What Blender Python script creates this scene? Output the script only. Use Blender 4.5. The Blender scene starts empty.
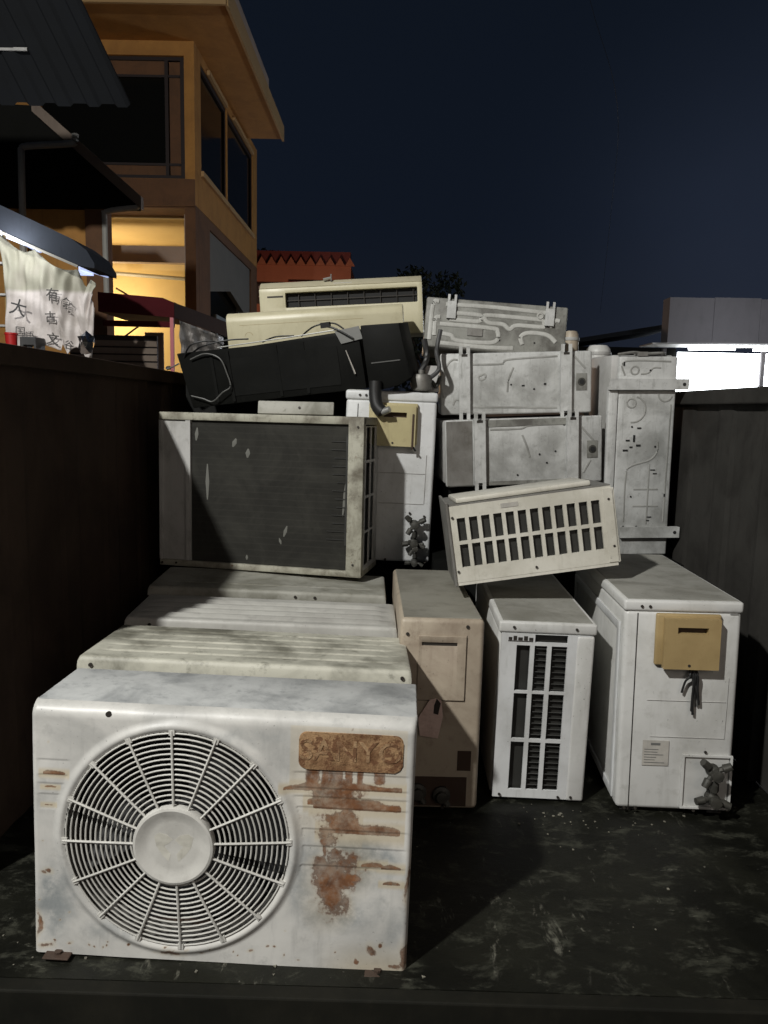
import bpy, bmesh, math, random
import numpy as np
from mathutils import Matrix, Vector, Euler
random.seed(7)
S = bpy.context.scene
C = S.collection
# ------------------------------------------------------------------ camera
cam = bpy.data.objects.new('camera', bpy.data.cameras.new('camera')); C.objects.link(cam)
cam.data.sensor_fit = 'VERTICAL'; cam.data.angle = 2*math.atan(512/768)
cam.data.clip_end = 600; cam.data.clip_start = .02
pitch, roll, yaw = math.radians(7.7), .022, -.010
fw = Vector((math.sin(yaw)*math.cos(pitch), math.cos(yaw)*math.cos(pitch), -math.sin(pitch)))
rt = Vector((math.cos(yaw), -math.sin(yaw), 0)); up = rt.cross(fw)
r2 = rt*math.cos(roll)+up*math.sin(roll); u2 = -rt*math.sin(roll)+up*math.cos(roll)
m = Matrix((r2, u2, -fw)).transposed().to_4x4(); m.translation = Vector((0, 0, 1.17))
cam.matrix_world = m
S.camera = cam
# ------------------------------------------------------------------ night sky
W = bpy.data.worlds.new('World'); S.world = W; W.use_nodes = True
wt = W.node_tree; wt.nodes.clear()
def N(t, kind, **k):
    n = t.nodes.new(kind)
    for a, b in k.items(): setattr(n, a, b)
    return n
wo = N(wt, 'ShaderNodeOutputWorld'); wb = N(wt, 'ShaderNodeBackground'); wb.inputs[1].default_value = 1.0
tc = N(wt, 'ShaderNodeTexCoord')
sx = N(wt, 'ShaderNodeSeparateXYZ'); wt.links.new(tc.outputs['Generated'], sx.inputs[0])
ra = N(wt, 'ShaderNodeValToRGB')            # night sky: glow of the town low down, dark navy above
e = ra.color_ramp.elements
e[0].position = 0; e[0].color = (.0090, .0110, .0170, 1)
e[1].position = .8; e[1].color = (.0036, .0060, .0102, 1)
x = ra.color_ramp.elements.new(.22); x.color = (.0052, .0080, .0148, 1)
wt.links.new(sx.outputs[2], ra.inputs[0])
dp = N(wt, 'ShaderNodeVectorMath', operation='DOT_PRODUCT'); dp.inputs[1].default_value = Vector((.47, .87, .13)).normalized()
wt.links.new(tc.outputs['Generated'], dp.inputs[0])
mr = N(wt, 'ShaderNodeMapRange'); mr.inputs[1].default_value = .90; mr.inputs[2].default_value = 1.0
wt.links.new(dp.outputs['Value'], mr.inputs[0])
pw = N(wt, 'ShaderNodeMath', operation='POWER'); pw.inputs[1].default_value = 2.6; wt.links.new(mr.outputs[0], pw.inputs[0])
nz = N(wt, 'ShaderNodeTexNoise'); nz.inputs['Scale'].default_value = 2.2; nz.inputs['Detail'].default_value = 4
wt.links.new(tc.outputs['Generated'], nz.inputs[0])
m2 = N(wt, 'ShaderNodeMath', operation='MULTIPLY'); wt.links.new(pw.outputs[0], m2.inputs[0]); wt.links.new(nz.outputs[0], m2.inputs[1])
mx = N(wt, 'ShaderNodeMix', data_type='RGBA', blend_type='ADD'); wt.links.new(m2.outputs[0], mx.inputs[0])
wt.links.new(ra.outputs[0], mx.inputs[6]); mx.inputs[7].default_value = (.018, .023, .038, 1)
wt.links.new(mx.outputs[2], wb.inputs[0]); wt.links.new(wb.outputs[0], wo.inputs[0])
# ------------------------------------------------------------------ lamps of the place, plus added fill lights
def lamp(name, kind, loc, power, col, size=.1, target=None, sy=None):
    d = bpy.data.lights.new(name, kind); d.energy = power; d.color = col
    if kind == 'POINT': d.shadow_soft_size = size
    else:
        d.size = size
        if sy: d.shape = 'RECTANGLE'; d.size_y = sy
    o = bpy.data.objects.new(name, d); C.objects.link(o); o.location = loc
    if target: o.rotation_euler = (Vector(target)-Vector(loc)).to_track_quat('-Z', 'Y').to_euler()
    return o
lamp('street_lamp_light', 'POINT', (-2.9, -1.7, 4.95), 1760, (1, .99, .95), .11)
lamp('fill_light', 'AREA', (2.2, -2.8, 2.8), 34, (1, .86, .74), 2.5, (0, 2.5, .5))  # added soft fill behind the camera, no real source stands there
lamp('flood_light', 'AREA', (7.6, 18.5, 2.6), 260, (.86, .92, 1), 1.6, (1, 3, 1), .8)
lamp('porch_light', 'POINT', (-5.2, 13.75, 2.75), 105, (1, .78, .46), .4)
lamp('porch_low_light', 'POINT', (-4.2, 13.3, 1.2), 30, (1, .76, .40), .15)
lamp('stall_light', 'POINT', (-2.75, 5.55, 2.28), 8, (.95, .97, 1), .06)
lamp('wall_fill_light', 'POINT', (8.4, 17.6, 3.1), 75, (.85, .9, 1), .2)  # added point light that brightens the grey upper wall on the right
lamp('facade_fill_light', 'POINT', (-.9, 10.2, 1.0), 34, (1, .58, .22), .3)  # added warm fill hidden behind the pile, lifts the facade and soffit
S.view_settings.view_transform = 'Standard'; S.view_settings.look = 'None'
S.view_settings.exposure = 0; S.view_settings.gamma = 1
S.cycles.use_denoising = True
S.cycles.max_bounces = 6
# ------------------------------------------------------------------ materials
def mat(name, col, rough=.6, metal=0., emit=None, es=1.):
    m = bpy.data.materials.new(name); m.use_nodes = True
    p = m.node_tree.nodes['Principled BSDF']
    p.inputs['Base Color'].default_value = (*col, 1); p.inputs['Roughness'].default_value = rough
    p.inputs['Metallic'].default_value = metal
    if emit: p.inputs['Emission Color'].default_value = (*emit, 1); p.inputs['Emission Strength'].default_value = es
    return m
def noise(t, vec, scale, detail=6, rough=.6, stretch=None, loc=(0, 0, 0), dist=0.):
    mp = N(t, 'ShaderNodeMapping'); mp.inputs['Location'].default_value = loc
    if stretch: mp.inputs['Scale'].default_value = stretch
    t.links.new(vec, mp.inputs[0])
    n = N(t, 'ShaderNodeTexNoise'); n.inputs['Scale'].default_value = scale
    n.inputs['Detail'].default_value = detail; n.inputs['Roughness'].default_value = rough
    n.inputs['Distortion'].default_value = dist
    t.links.new(mp.outputs[0], n.inputs[0]); return n.outputs[0]
def rampf(t, v, a, b):
    n = N(t, 'ShaderNodeMapRange', interpolation_type='SMOOTHSTEP'); n.inputs[1].default_value = a; n.inputs[2].default_value = b
    t.links.new(v, n.inputs[0]); return n.outputs[0]
def mul(t, a, k):
    n = N(t, 'ShaderNodeMath', operation='MULTIPLY'); n.use_clamp = True; t.links.new(a, n.inputs[0])
    if isinstance(k, (int, float)): n.inputs[1].default_value = k
    else: t.links.new(k, n.inputs[1])
    return n.outputs[0]
def mixc(t, fac, a, b):
    n = N(t, 'ShaderNodeMix', data_type='RGBA'); t.links.new(fac, n.inputs[0])
    for i, c in ((6, a), (7, b)):
        if isinstance(c, tuple): n.inputs[i].default_value = (*c, 1)
        else: t.links.new(c, n.inputs[i])
    return n.outputs[2]
SEED = [0]
def weathered(name, base, dirt, amt=.5, spots=.5, rust=0., scale=1., rough=.48, streak=.4, metal=0., bump=.15, attr=False, spec=.5):
    """painted metal with dirt clouds, fine specks, streaks and rust"""
    SEED[0] += 1; s = SEED[0]*3.7
    m = mat(name, base, rough, metal); t = m.node_tree; p = t.nodes['Principled BSDF']; p.inputs['Specular IOR Level'].default_value = spec
    v = N(t, 'ShaderNodeTexCoord').outputs['Object']
    big = noise(t, v, 3.2*scale, 7, .62, None, (s, s, 0), .4)
    mid = noise(t, v, 16*scale, 8, .7, None, (0, s, s))
    fine = noise(t, v, 85*scale, 4, .6, None, (s, 0, s))
    strk = noise(t, v, 9*scale, 6, .65, (3.2, 3.2, .45), (s, 2, 1))
    c = mixc(t, mul(t, rampf(t, big, .38, .72), amt), base, dirt)
    c = mixc(t, mul(t, rampf(t, mid, .52, .74), amt*.8), c, dirt)
    c = mixc(t, mul(t, rampf(t, strk, .52, .75), streak), c, dirt)
    dk = tuple(q*.28 for q in dirt)
    sp = mul(t, rampf(t, fine, .66, .72), rampf(t, big, .42, .6))
    c = mixc(t, mul(t, sp, spots), c, dk)
    if rust > 0:
        c = mixc(t, mul(t, rampf(t, noise(t, v, 7*scale, 9, .75, None, (9, s, 4)), .74-rust*.3, .80-rust*.3), .9), c, (.13, .055, .022))
    if attr:
        a = N(t, 'ShaderNodeAttribute'); a.attribute_name = 'wear'
        sp3 = N(t, 'ShaderNodeSeparateColor'); t.links.new(a.outputs['Color'], sp3.inputs[0])
        c = mixc(t, mul(t, sp3.outputs[1], rampf(t, mid, .25, .6)), c, (.20, .225, .235))
        c = mixc(t, mul(t, sp3.outputs[2], .8), c, (.52, .43, .27))
        rn = mixc(t, rampf(t, mid, .3, .7), (.055, .020, .008), (.25, .10, .032))
        rn2 = mixc(t, rampf(t, noise(t, v, 30, 6, .7), .35, .7), rn, (.16, .062, .022))
        ad = N(t, 'ShaderNodeMath', operation='ADD'); t.links.new(sp3.outputs[0], ad.inputs[0])
        mm = N(t, 'ShaderNodeMath', operation='MULTIPLY_ADD'); t.links.new(fine, mm.inputs[0]); mm.inputs[1].default_value = .9; mm.inputs[2].default_value = -.45
        t.links.new(mm.outputs[0], ad.inputs[1])
        rf = rampf(t, ad.outputs[0], .12, .72)
        dens = rampf(t, noise(t, v, 24, 7, .7, None, (4, s, 2)), .30, .62); dn = N(t, 'ShaderNodeMath', operation='MULTIPLY_ADD'); t.links.new(dens, dn.inputs[0]); dn.inputs[1].default_value = .42; dn.inputs[2].default_value = .56
        c = mixc(t, mul(t, rf, dn.outputs[0]), c, rn2)
        c = mixc(t, mul(t, mul(t, rampf(t, ad.outputs[0], .34, .46), .5), rampf(t, ad.outputs[0], .62, .48)), c, (.06, .022, .01))
        rr = N(t, 'ShaderNodeMapRange'); rr.inputs[3].default_value = rough; rr.inputs[4].default_value = .85
        t.links.new(rf, rr.inputs[0]); t.links.new(rr.outputs[0], p.inputs['Roughness'])
    t.links.new(c, p.inputs['Base Color'])
    b = N(t, 'ShaderNodeBump'); b.inputs['Strength'].default_value = bump; b.inputs['Distance'].default_value = .004
    b2 = N(t, 'ShaderNodeBump'); b2.inputs['Strength'].default_value = .35; b2.inputs['Distance'].default_value = .03
    t.links.new(noise(t, v, 2.6*scale, 2, .5, None, (s, 3, s)), b2.inputs['Height']); t.links.new(b2.outputs[0], b.inputs['Normal'])
    t.links.new(mid, b.inputs['Height']); t.links.new(b.outputs[0], p.inputs['Normal'])
    return m
M = dict(
 front_face=weathered('worn_white_front_paint', (.62, .61, .575), (.34, .34, .325), .65, .9, 0, 1.6, .42, .35, attr=True),
 front_top=weathered('mottled_grey_white_top', (.52, .53, .52), (.20, .21, .215), .8, .9, 0, 2.3, .5, .1),
 grille=weathered('grille_white_plastic', (.60, .59, .55), (.34, .33, .30), .5, .3, 0, 2, .5, .3),
 white=weathered('dusty_white_enamel', (.58, .58, .56), (.32, .315, .285), .55, .9, .04, 1.3, .42, .3),
 white2=weathered('cool_white_enamel', (.62, .63, .63), (.34, .34, .32), .5, .9, .03, 1.5, .4, .4),
 underside=weathered('greyish_underside_enamel', (.54, .545, .53), (.20, .20, .185), .75, 1, .12, 1.9, .5, .6),
 underside_dirty=weathered('grimy_underside_enamel', (.26, .26, .235), (.09, .085, .075), .95, .9, .15, 2.6, .6, .4),
 top=weathered('grimy_grey_top', (.30, .295, .265), (.15, .145, .12), .75, .9, 0, 2.0, .65, .2),
 ribbed=weathered('cream_cover_with_mould', (.52, .51, .43), (.11, .105, .08), .95, 1, 0, 1.5, .55, .1),
 ribbed2=weathered('greyish_white_cover', (.47, .465, .43), (.26, .25, .23), .6, .5, 0, 1.5, .5, .1),
 ribbed3=weathered('grimy_flat_cover', (.33, .325, .285), (.12, .115, .085), .85, 1, .03, 1.7, .6, .1),
 beige=weathered('aged_beige_enamel', (.41, .35, .27), (.20, .15, .11), .75, .9, .08, 1.3, .5, .4),
 beige_top=weathered('aged_beige_top', (.26, .25, .21), (.13, .12, .095), .7, .8, .0, 1.4, .6, .1),
 cream=weathered('yellowed_cream_plastic', (.56, .52, .36), (.32, .28, .16), .4, .4, 0, 1.2, .4, .2),
 cream2=weathered('yellowed_beige_plastic', (.50, .46, .33), (.30, .27, .17), .4, .5, 0, 1.2, .4, .2),
 mustard=weathered('mustard_plastic', (.36, .265, .125), (.26, .18, .08), .4, .3, 0, 2, .45, .3),
 frame=weathered('corroded_pale_frame', (.38, .37, .30), (.10, .085, .06), 1, 1, .36, 2.6, .65, .5),
 side=weathered('dull_grey_side_plate', (.46, .455, .44), (.22, .215, .195), .65, .4, 0, 1.2, .5, .4),
 galv=weathered('dull_galvanised_steel', (.24, .235, .22), (.10, .09, .075), .7, .8, .08, 2, .5, .5, .4),
 corroded=weathered('corroded_dark_brass', (.050, .048, .040), (.05, .05, .045), .7, .8, 0, 6, .6, .1, .3),
 bead2=weathered('darkened_pressed_bead', (.33, .33, .31), (.16, .16, .145), .7, .8, .06, 2.5, .55),  # darker tone puts groove shading into the bead colour
 dark=mat('dark_interior', (.012, .012, .012), .8),
 darkgrey=weathered('dark_grey_metal', (.05, .05, .05), (.02, .02, .02), .6, .3, 0, 2, .6, .3),
 louvre=weathered('louvre_grey', (.027, .027, .024), (.014, .014, .012), .5, .3, 0, 2, .5, .2),
 black=weathered('black_plastic', (.0045, .0048, .0042), (.010, .010, .009), .5, .3, 0, 1.5, .6, .4, spec=.15),
 rubber=mat('black_rubber', (.012, .012, .012), .5),
 cable=mat('grey_cable', (.10, .10, .095), .5), silver=mat('bare_silver', (.45, .45, .43), .35, .7),
 screw=mat('dark_screw', (.035, .03, .025), .6, .3),
 paper=weathered('faded_paper_label', (.42, .40, .36), (.28, .27, .25), .5, .6, 0, 4, .7),
 paper2=mat('print_grey', (.13, .13, .125), .8),
 tagm=weathered('worn_pinkish_tag', (.66, .50, .44), (.34, .22, .18), .5, .5, 0, 5, .7),
 rubberfoot=weathered('rusty_foot', (.05, .028, .018), (.05, .035, .025), .8, .6, .1, 4, .8),
 pipe=weathered('grey_white_pipe', (.34, .33, .30), (.2, .19, .16), .4, .2, 0, 1, .5),
)
# floor of the bed: scuffed dark green sheet
def floor_mat():
    m = mat('scuffed_dark_green_floor', (.02, .022, .015), .55); t = m.node_tree; p = t.nodes['Principled BSDF']; p.inputs['Specular IOR Level'].default_value = .22
    v = N(t, 'ShaderNodeTexCoord').outputs['Object']
    big = noise(t, v, 2.6, 8, .65, None, (3, 1, 0), .8); mid = noise(t, v, 9, 9, .76, (1, 1.6, 1), (0, 5, 0), .3)
    fine = noise(t, v, 60, 5, .6)
    scr = noise(t, v, 17, 8, .72, (1.0, .35, 1), (6, 2, 0), .35); scr2 = noise(t, v, 14, 8, .72, (.4, 1.3, 1), (2, 8, 0), .3)
    c = mixc(t, rampf(t, big, .35, .7), (.0035, .0037, .0024), (.011, .0112, .0075))
    c = mixc(t, mul(t, rampf(t, mid, .50, .66), .7), c, (.055, .056, .042))
    sc = mul(t, rampf(t, scr, .58, .70), rampf(t, big, .45, .6)); sc2 = mul(t, rampf(t, scr2, .60, .69), rampf(t, mid, .48, .6))
    c = mixc(t, mul(t, sc, .8), c, (.21, .205, .165)); c = mixc(t, mul(t, sc2, .7), c, (.17, .17, .135))
    c = mixc(t, mul(t, rampf(t, fine, .7, .75), .5), c, (.2, .19, .16))
    t.links.new(c, p.inputs['Base Color'])
    r = N(t, 'ShaderNodeMapRange'); r.inputs[3].default_value = .30; r.inputs[4].default_value = .8
    t.links.new(mid, r.inputs[0]); t.links.new(r.outputs[0], p.inputs['Roughness'])
    b = N(t, 'ShaderNodeBump'); b.inputs['Strength'].default_value = .35; b.inputs['Distance'].default_value = .006
    t.links.new(mid, b.inputs['Height']); t.links.new(b.outputs[0], p.inputs['Normal'])
    return m
# ------------------------------------------------------------------ mesh helpers
def bx(bm, x0, x1, y0, y1, z0, z1, mtx=None):
    vs = [bm.verts.new((x, y, z)) for x in (x0, x1) for y in (y0, y1) for z in (z0, z1)]
    if mtx is not None:
        for q in vs: q.co = mtx @ q.co
    for f in ((0, 1, 3, 2), (4, 6, 7, 5), (0, 4, 5, 1), (2, 3, 7, 6), (0, 2, 6, 4), (1, 5, 7, 3)):
        bm.faces.new([vs[i] for i in f])
    return bm
def B(*a, **k): return bx(bmesh.new(), *a, **k)
def bevel(bm, r, seg=3):
    bmesh.ops.bevel(bm, geom=list(bm.edges), offset=r, segments=seg, profile=.5, affect='EDGES', clamp_overlap=True)
    return bm
def tube(bm, pts, r, n=8, caps=True, flat=1.):
    pts = [Vector(p) for p in pts]; rings = []
    ref = Vector((0, 0, 1))
    for i, p in enumerate(pts):
        d = (pts[min(i+1, len(pts)-1)]-pts[max(i-1, 0)]).normalized()
        a = d.cross(ref)
        if a.length < .2: a = d.cross(Vector((1, 0, 0)))
        a.normalize(); b = a.cross(d)
        rr = r[i] if isinstance(r, (list, tuple)) else r
        rings.append([bm.verts.new(p+a*math.cos(2*math.pi*k/n)*rr+b*math.sin(2*math.pi*k/n)*rr*flat) for k in range(n)])
    for i in range(len(rings)-1):
        for k in range(n):
            bm.faces.new((rings[i][k], rings[i][(k+1) % n], rings[i+1][(k+1) % n], rings[i+1][k]))
    if caps: bm.faces.new(rings[0][::-1]); bm.faces.new(rings[-1])
    return bm
def smooth_path(pts, k=6):
    pts = [Vector(p) for p in pts]; out = []
    for i in range(len(pts)-1):
        p0, p1, p2, p3 = pts[max(i-1, 0)], pts[i], pts[i+1], pts[min(i+2, len(pts)-1)]
        for j in range(k):
            t = j/k
            out.append(.5*((2*p1)+(p2-p0)*t+(2*p0-5*p1+4*p2-p3)*t*t+(3*p1-p0-3*p2+p3)*t**3))
    return out+[pts[-1]]
def lathe(bm, prof, c=(0, 0, 0), axis='z', n=32):
    """prof: (radius, height) pairs"""
    rings = []
    for r, h in prof:
        ring = []
        for k in range(n):
            a = 2*math.pi*k/n; u, v = r*math.cos(a), r*math.sin(a)
            p = (u, v, h) if axis == 'z' else ((u, h, v) if axis == 'y' else (h, u, v))
            ring.append(bm.verts.new(Vector(c)+Vector(p)))
        rings.append(ring)
    for i in range(len(rings)-1):
        for k in range(n): bm.faces.new((rings[i][k], rings[i][(k+1) % n], rings[i+1][(k+1) % n], rings[i+1][k]))
    for ring in (rings[0], rings[-1]):
        try: bm.faces.new(ring)
        except Exception: pass
    return bm
def prism(bm, poly, y0, y1):
    a = [bm.verts.new((x, y0, z)) for x, z in poly]; b = [bm.verts.new((x, y1, z)) for x, z in poly]
    bm.faces.new(a); bm.faces.new(b[::-1])
    for i in range(len(poly)):
        j = (i+1) % len(poly); bm.faces.new((a[i], b[i], b[j], a[j]))
    return bm
def grid_panel(bm, xs, zs, hole, y0=0., y1=.003):
    """sheet in the xz plane with rectangular holes and real thickness"""
    F = {}
    def v(i, j, s):
        k = (i, j, s)
        if k not in F: F[k] = bm.verts.new((xs[i], (y0, y1)[s], zs[j]))
        return F[k]
    nx, nz_ = len(xs)-1, len(zs)-1
    solid = lambda i, j: 0 <= i < nx and 0 <= j < nz_ and not hole(i, j)
    for i in range(nx):
        for j in range(nz_):
            if not solid(i, j): continue
            bm.faces.new((v(i, j, 0), v(i+1, j, 0), v(i+1, j+1, 0), v(i, j+1, 0)))
            bm.faces.new((v(i, j, 1), v(i, j+1, 1), v(i+1, j+1, 1), v(i+1, j, 1)))
            if not solid(i-1, j): bm.faces.new((v(i, j, 0), v(i, j+1, 0), v(i, j+1, 1), v(i, j, 1)))
            if not solid(i+1, j): bm.faces.new((v(i+1, j, 0), v(i+1, j, 1), v(i+1, j+1, 1), v(i+1, j+1, 0)))
            if not solid(i, j-1): bm.faces.new((v(i, j, 0), v(i, j, 1), v(i+1, j, 1), v(i+1, j, 0)))
            if not solid(i, j+1): bm.faces.new((v(i, j+1, 0), v(i+1, j+1, 0), v(i+1, j+1, 1), v(i, j+1, 1)))
    return bm
def obj(name, bm, m, parent=None, smooth=None, mtx=None):
    bmesh.ops.recalc_face_normals(bm, faces=bm.faces)
    if mtx is not None: bm.transform(mtx)
    me = bpy.data.meshes.new(name); bm.to_mesh(me); bm.free()
    o = bpy.data.objects.new(name, me); C.objects.link(o)
    me.materials.append(m)
    if smooth:
        me.shade_smooth() if smooth is True else me.shade_smooth()
        try: me.set_sharp_from_angle(angle=math.radians(35))
        except Exception: pass
    if parent: o.parent = parent
    return o
def tag(o, label, cat, group=None):
    o['label'] = label; o['category'] = cat
    if group: o['group'] = group
    return o
def thing(name, label, cat, loc=(0, 0, 0), rot=(0, 0, 0), group=None):
    o = bpy.data.objects.new(name, None); C.objects.link(o); o.empty_display_size = .1
    o.location = loc; o.rotation_euler = rot
    return tag(o, label, cat, group)
def struct(o): o['kind'] = 'structure'; return o
def text_bm(txt, size, depth, bold=0.):
    cu = bpy.data.curves.new('lettering', 'FONT'); cu.body = txt; cu.size = size; cu.extrude = depth; cu.offset = bold
    cu.align_x = 'CENTER'; cu.align_y = 'CENTER'; cu.resolution_u = 3
    o = bpy.data.objects.new('lettering', cu); C.objects.link(o)
    dg = bpy.context.evaluated_depsgraph_get(); me = bpy.data.meshes.new_from_object(o.evaluated_get(dg))
    bm = bmesh.new(); bm.from_mesh(me); bpy.data.objects.remove(o); bpy.data.meshes.remove(me)
    bm.transform(Matrix.Rotation(math.pi/2, 4, 'X'))         # lettering now faces -y
    return bm
def screw(parent, x, z, y=0., r=.0045, m='screw'):
    bm = bmesh.new(); lathe(bm, [(r, -.0025), (r, .002)], (x, y, z), 'y', 10)
    return obj('screw', bm, M[m], parent)
def nz2(x, y, s, seed=0):
    """smooth value noise, numpy"""
    x = x*s+seed*17.3; y = y*s+seed*9.1
    xi, yi = np.floor(x), np.floor(y); xf, yf = x-xi, y-yi
    h = lambda a, b: (np.sin(a*127.1+b*311.7+seed*74.7)*43758.5453) % 1
    u, v = xf*xf*(3-2*xf), yf*yf*(3-2*yf)
    return (h(xi, yi)*(1-u)+h(xi+1, yi)*u)*(1-v)+(h(xi, yi+1)*(1-u)+h(xi+1, yi+1)*u)*v
def fbm(x, y, s, seed=0): return sum(nz2(x, y, s*2**k, seed+k)*.5**(k+1) for k in range(4))
# ------------------------------------------------------------------ truck bed
G = -1.05
M['ground'] = weathered('dark_asphalt', (.04, .04, .04), (.02, .02, .02), .6, .3, 0, .5, .9)
struct(obj('ground', B(-150, 150, -60, 260, G-.2, G), M['ground']))
M['wallm'] = weathered('dark_rusty_brown_board', (.060, .040, .029), (.030, .020, .015), .9, .3, .12, .8, .8, .5, spec=.15)
M['wallr'] = weathered('dark_grey_corrugated_board', (.042, .040, .036), (.020, .0185, .0165), .8, .6, .1, 1.2, .8, .5, spec=.15)
M['floor'] = floor_mat()
M['lipm'] = weathered('oily_dark_steel', (.008, .008, .006), (.022, .020, .014), .4, .6, .03, 1.5, .7, .2, spec=.15)
tr = thing('flatbed_truck', 'open truck bed with dark side boards and a scuffed green floor under the pile', 'truck', (0, 1.44, 0))
sh = Matrix.Translation((0, -1.44, 0))
bm = bmesh.new(); bx(bm, -1.07, 1.2, 1.425, 4.5, -.03, -.0035)
obj('bed_floor', bm, M['floor'], tr, mtx=sh)
bm = B(-1.12, 1.25, 1.385, 1.422, -.10, -.001); bevel(bm, .004, 2)
obj('tail_edge', bm, M['lipm'], tr, mtx=sh)
bm = bmesh.new()
bx(bm, -1.08, 1.23, 1.42, 1.50, -.21, -.102)
for x in (-1.0, -.45, .1, .62, 1.0): bx(bm, x-.05, x+.05, 1.38, 1.419, -.24, -.104)
obj('cross_member', bm, M['lipm'], tr, mtx=sh)
for sx_, X, mm in ((-1, -1.035, 'wallm'), (1, 1.2, 'wallr')):
    bm = bmesh.new(); y0 = 1.80
    # pressed side board: shallow trapezoid ribs running upwards
    ys = []; y = y0; k = 0
    prof = []
    while y < 4.5:
        prof += [(y, 0), (y+.20, 0), (y+.23, .0045), (y+.33, .0045), (y+.36, 0)]; y += .36
    hz = lambda y: 1.315 if sx_ < 0 else 1.265
    lo = [bm.verts.new((X-sx_*d, yy, 0.0)) for yy, d in prof]; hi = [bm.verts.new((X-sx_*d, yy, hz(yy)-.05)) for yy, d in prof]
    for i in range(len(prof)-1):
        if prof[i+1][0]-prof[i][0] > 1e-6: bm.faces.new((lo[i], lo[i+1], hi[i+1], hi[i]))
    bx(bm, X+sx_*.002, X+sx_*.04, y0, 4.5, 0, 1.22) if sx_ > 0 else bx(bm, X-.04, X-.002, y0, 4.5, 0, 1.28)
    o = obj('side_board', bm, M[mm], tr, mtx=sh)
    bm = bmesh.new(); z = hz(0)
    bx(bm, min(X-sx_*.03, X+sx_*.05), max(X-sx_*.03, X+sx_*.05), y0, 4.5, z-.055, z)
    obj('top_rail', bevel(bm, .006, 2), M[mm], o, mtx=None).matrix_parent_inverse = Matrix.Identity(4)
    o.children[0].data.transform(sh)
    bm = bmesh.new()
    bx(bm, min(X-sx_*.045, X+sx_*.05), max(X-sx_*.045, X+sx_*.05), y0-.07, y0, -.1, z-.01)
    o2 = obj('corner_post', bevel(bm, .005, 2), M[mm], o); o2.data.transform(sh)
    if sx_ > 0: obj('mid_post', B(X-.03, X+.01, 2.36, 2.44, 0, z-.06), M[mm], o, mtx=sh)
obj('front_board', B(-1.03, 1.2, 4.5, 4.55, 0, 1.2), M['wallm'], tr, mtx=sh)
bm = bmesh.new()      # stepped load floor that carries the rear row
bx(bm, -1.0, .17, 3.30, 4.45, 0, .527); bx(bm, .172, 1.17, 3.02, 4.45, 0, .575)
bx(bm, -.95, -.21, 3.53, 4.4, .53, 1.31); bx(bm, -.7, -.2, 3.80, 4.3, 1.313, 1.50)
bx(bm, .22, .86, 3.25, 3.9, .578, .86)
obj('bed_step', bm, M['black'], tr, mtx=sh)

# ------------------------------------------------------------------ parts of outdoor units
def cabinet(parent, w, d, h, m='white', top='top', lip=.032, r=.012, toplip=True, name='cabinet'):
    """side-on cabinet: body + folded top cover"""
    bm = B(-w/2+.002, w/2-.002, .002, d-.004, .012, h-lip+.004); bevel(bm, r, 3)
    c = obj(name, bm, M[m], parent, True)
    bm = B(-w/2-.001, w/2+.001, -.001, d, h-lip, h); bevel(bm, .009, 3)
    t = obj('top_cover', bm, M[m], parent, True)
    # dusty top sheet, a pressed panel just proud of the cover
    bm = B(-w/2+.012, w/2-.012, .010, d-.012, h-.001, h+.0016); bevel(bm, .0007, 1)
    obj('top_panel', bm, M[top], t, True)
    bm = bmesh.new()
    for sx_ in (-1, 1): bx(bm, sx_*(w/2-.04)-.02, sx_*(w/2-.04)+.02, .02, d-.02, 0, .012)
    obj('base', bm, M['darkgrey'], parent)
    return c
def seam(parent, pts, m='screw', r=.0011, name='seam'):
    bm = bmesh.new(); tube(bm, [(x, 0.0005, z) for x, z in pts], r, 4)
    return obj(name, bm, M[m], parent)
def terminal_cover(parent, x0, x1, z0, z1, m='mustard', y=-.03):
    bm = B(x0, x1, -.012, .004, z0, z1); bevel(bm, .006, 3)
    o = obj('terminal_cover', bm, M[m], parent, True)
    ix0, ix1 = x0+.02, x1-.008
    sl = (x0+.055, x1-.042, z1-.052, z1-.034)
    bm = grid_panel(bmesh.new(), [ix0, sl[0], sl[1], ix1], [z0-.004, sl[2], sl[3], z1-.010], lambda i, j: i == 1 and j == 1, -.032, -.0121)
    obj('raised_lid', bm, M[m], o, True)
    bm = B(sl[0], sl[1], -.0135, -.0125, sl[2], sl[3]); obj('slot', bm, M['rubberfoot'], o)
    bm = bmesh.new(); lathe(bm, [(.004, -.0335), (.004, -.031)], ((x0+x1)/2, 0, z0+.008), 'y', 10)
    obj('screw', bm, M['screw'], o)
    return o
def valves(parent, x, z, s=1., panel=True, pw_=.075, ph=.155):
    if panel:
        bm = grid_panel(bmesh.new(), [x-pw_, x-pw_+.006, x+.052, x+.058], [z-ph/2, z-ph/2+.006, z+ph/2-.006, z+ph/2], lambda i, j: i == 1 and j == 1, -.005, .001)
        obj('valve_recess_frame', bm, M['white'], parent)
    for k, (dz, a) in enumerate(((.036, .5), (-.034, -.35))):
        bm = bmesh.new(); c = Vector((x, 0, z+dz*s))
        lathe(bm, [(.012*s, 0), (.016*s, -.006), (.016*s, -.030), (.011*s, -.034), (.011*s, -.045), (.014*s, -.046), (.014*s, -.058), (.006*s, -.060)], c, 'y', 20)
        for q in (a, a+1.9, a+3.6):
            d = Vector((math.cos(q), -.25, math.sin(q))); b0 = c+Vector((0, -.022, 0))
            tube(bm, [b0, b0+d*.022*s, b0+d*.024*s, b0+d*.044*s], [.007*s, .007*s, .011*s, .009*s], 14)
        for v_ in bm.verts: v_.co += Vector([(random.random()-.5)*.0015 for _ in range(3)])
        obj('service_valve', bm, M['corroded'], parent, True)
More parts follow.
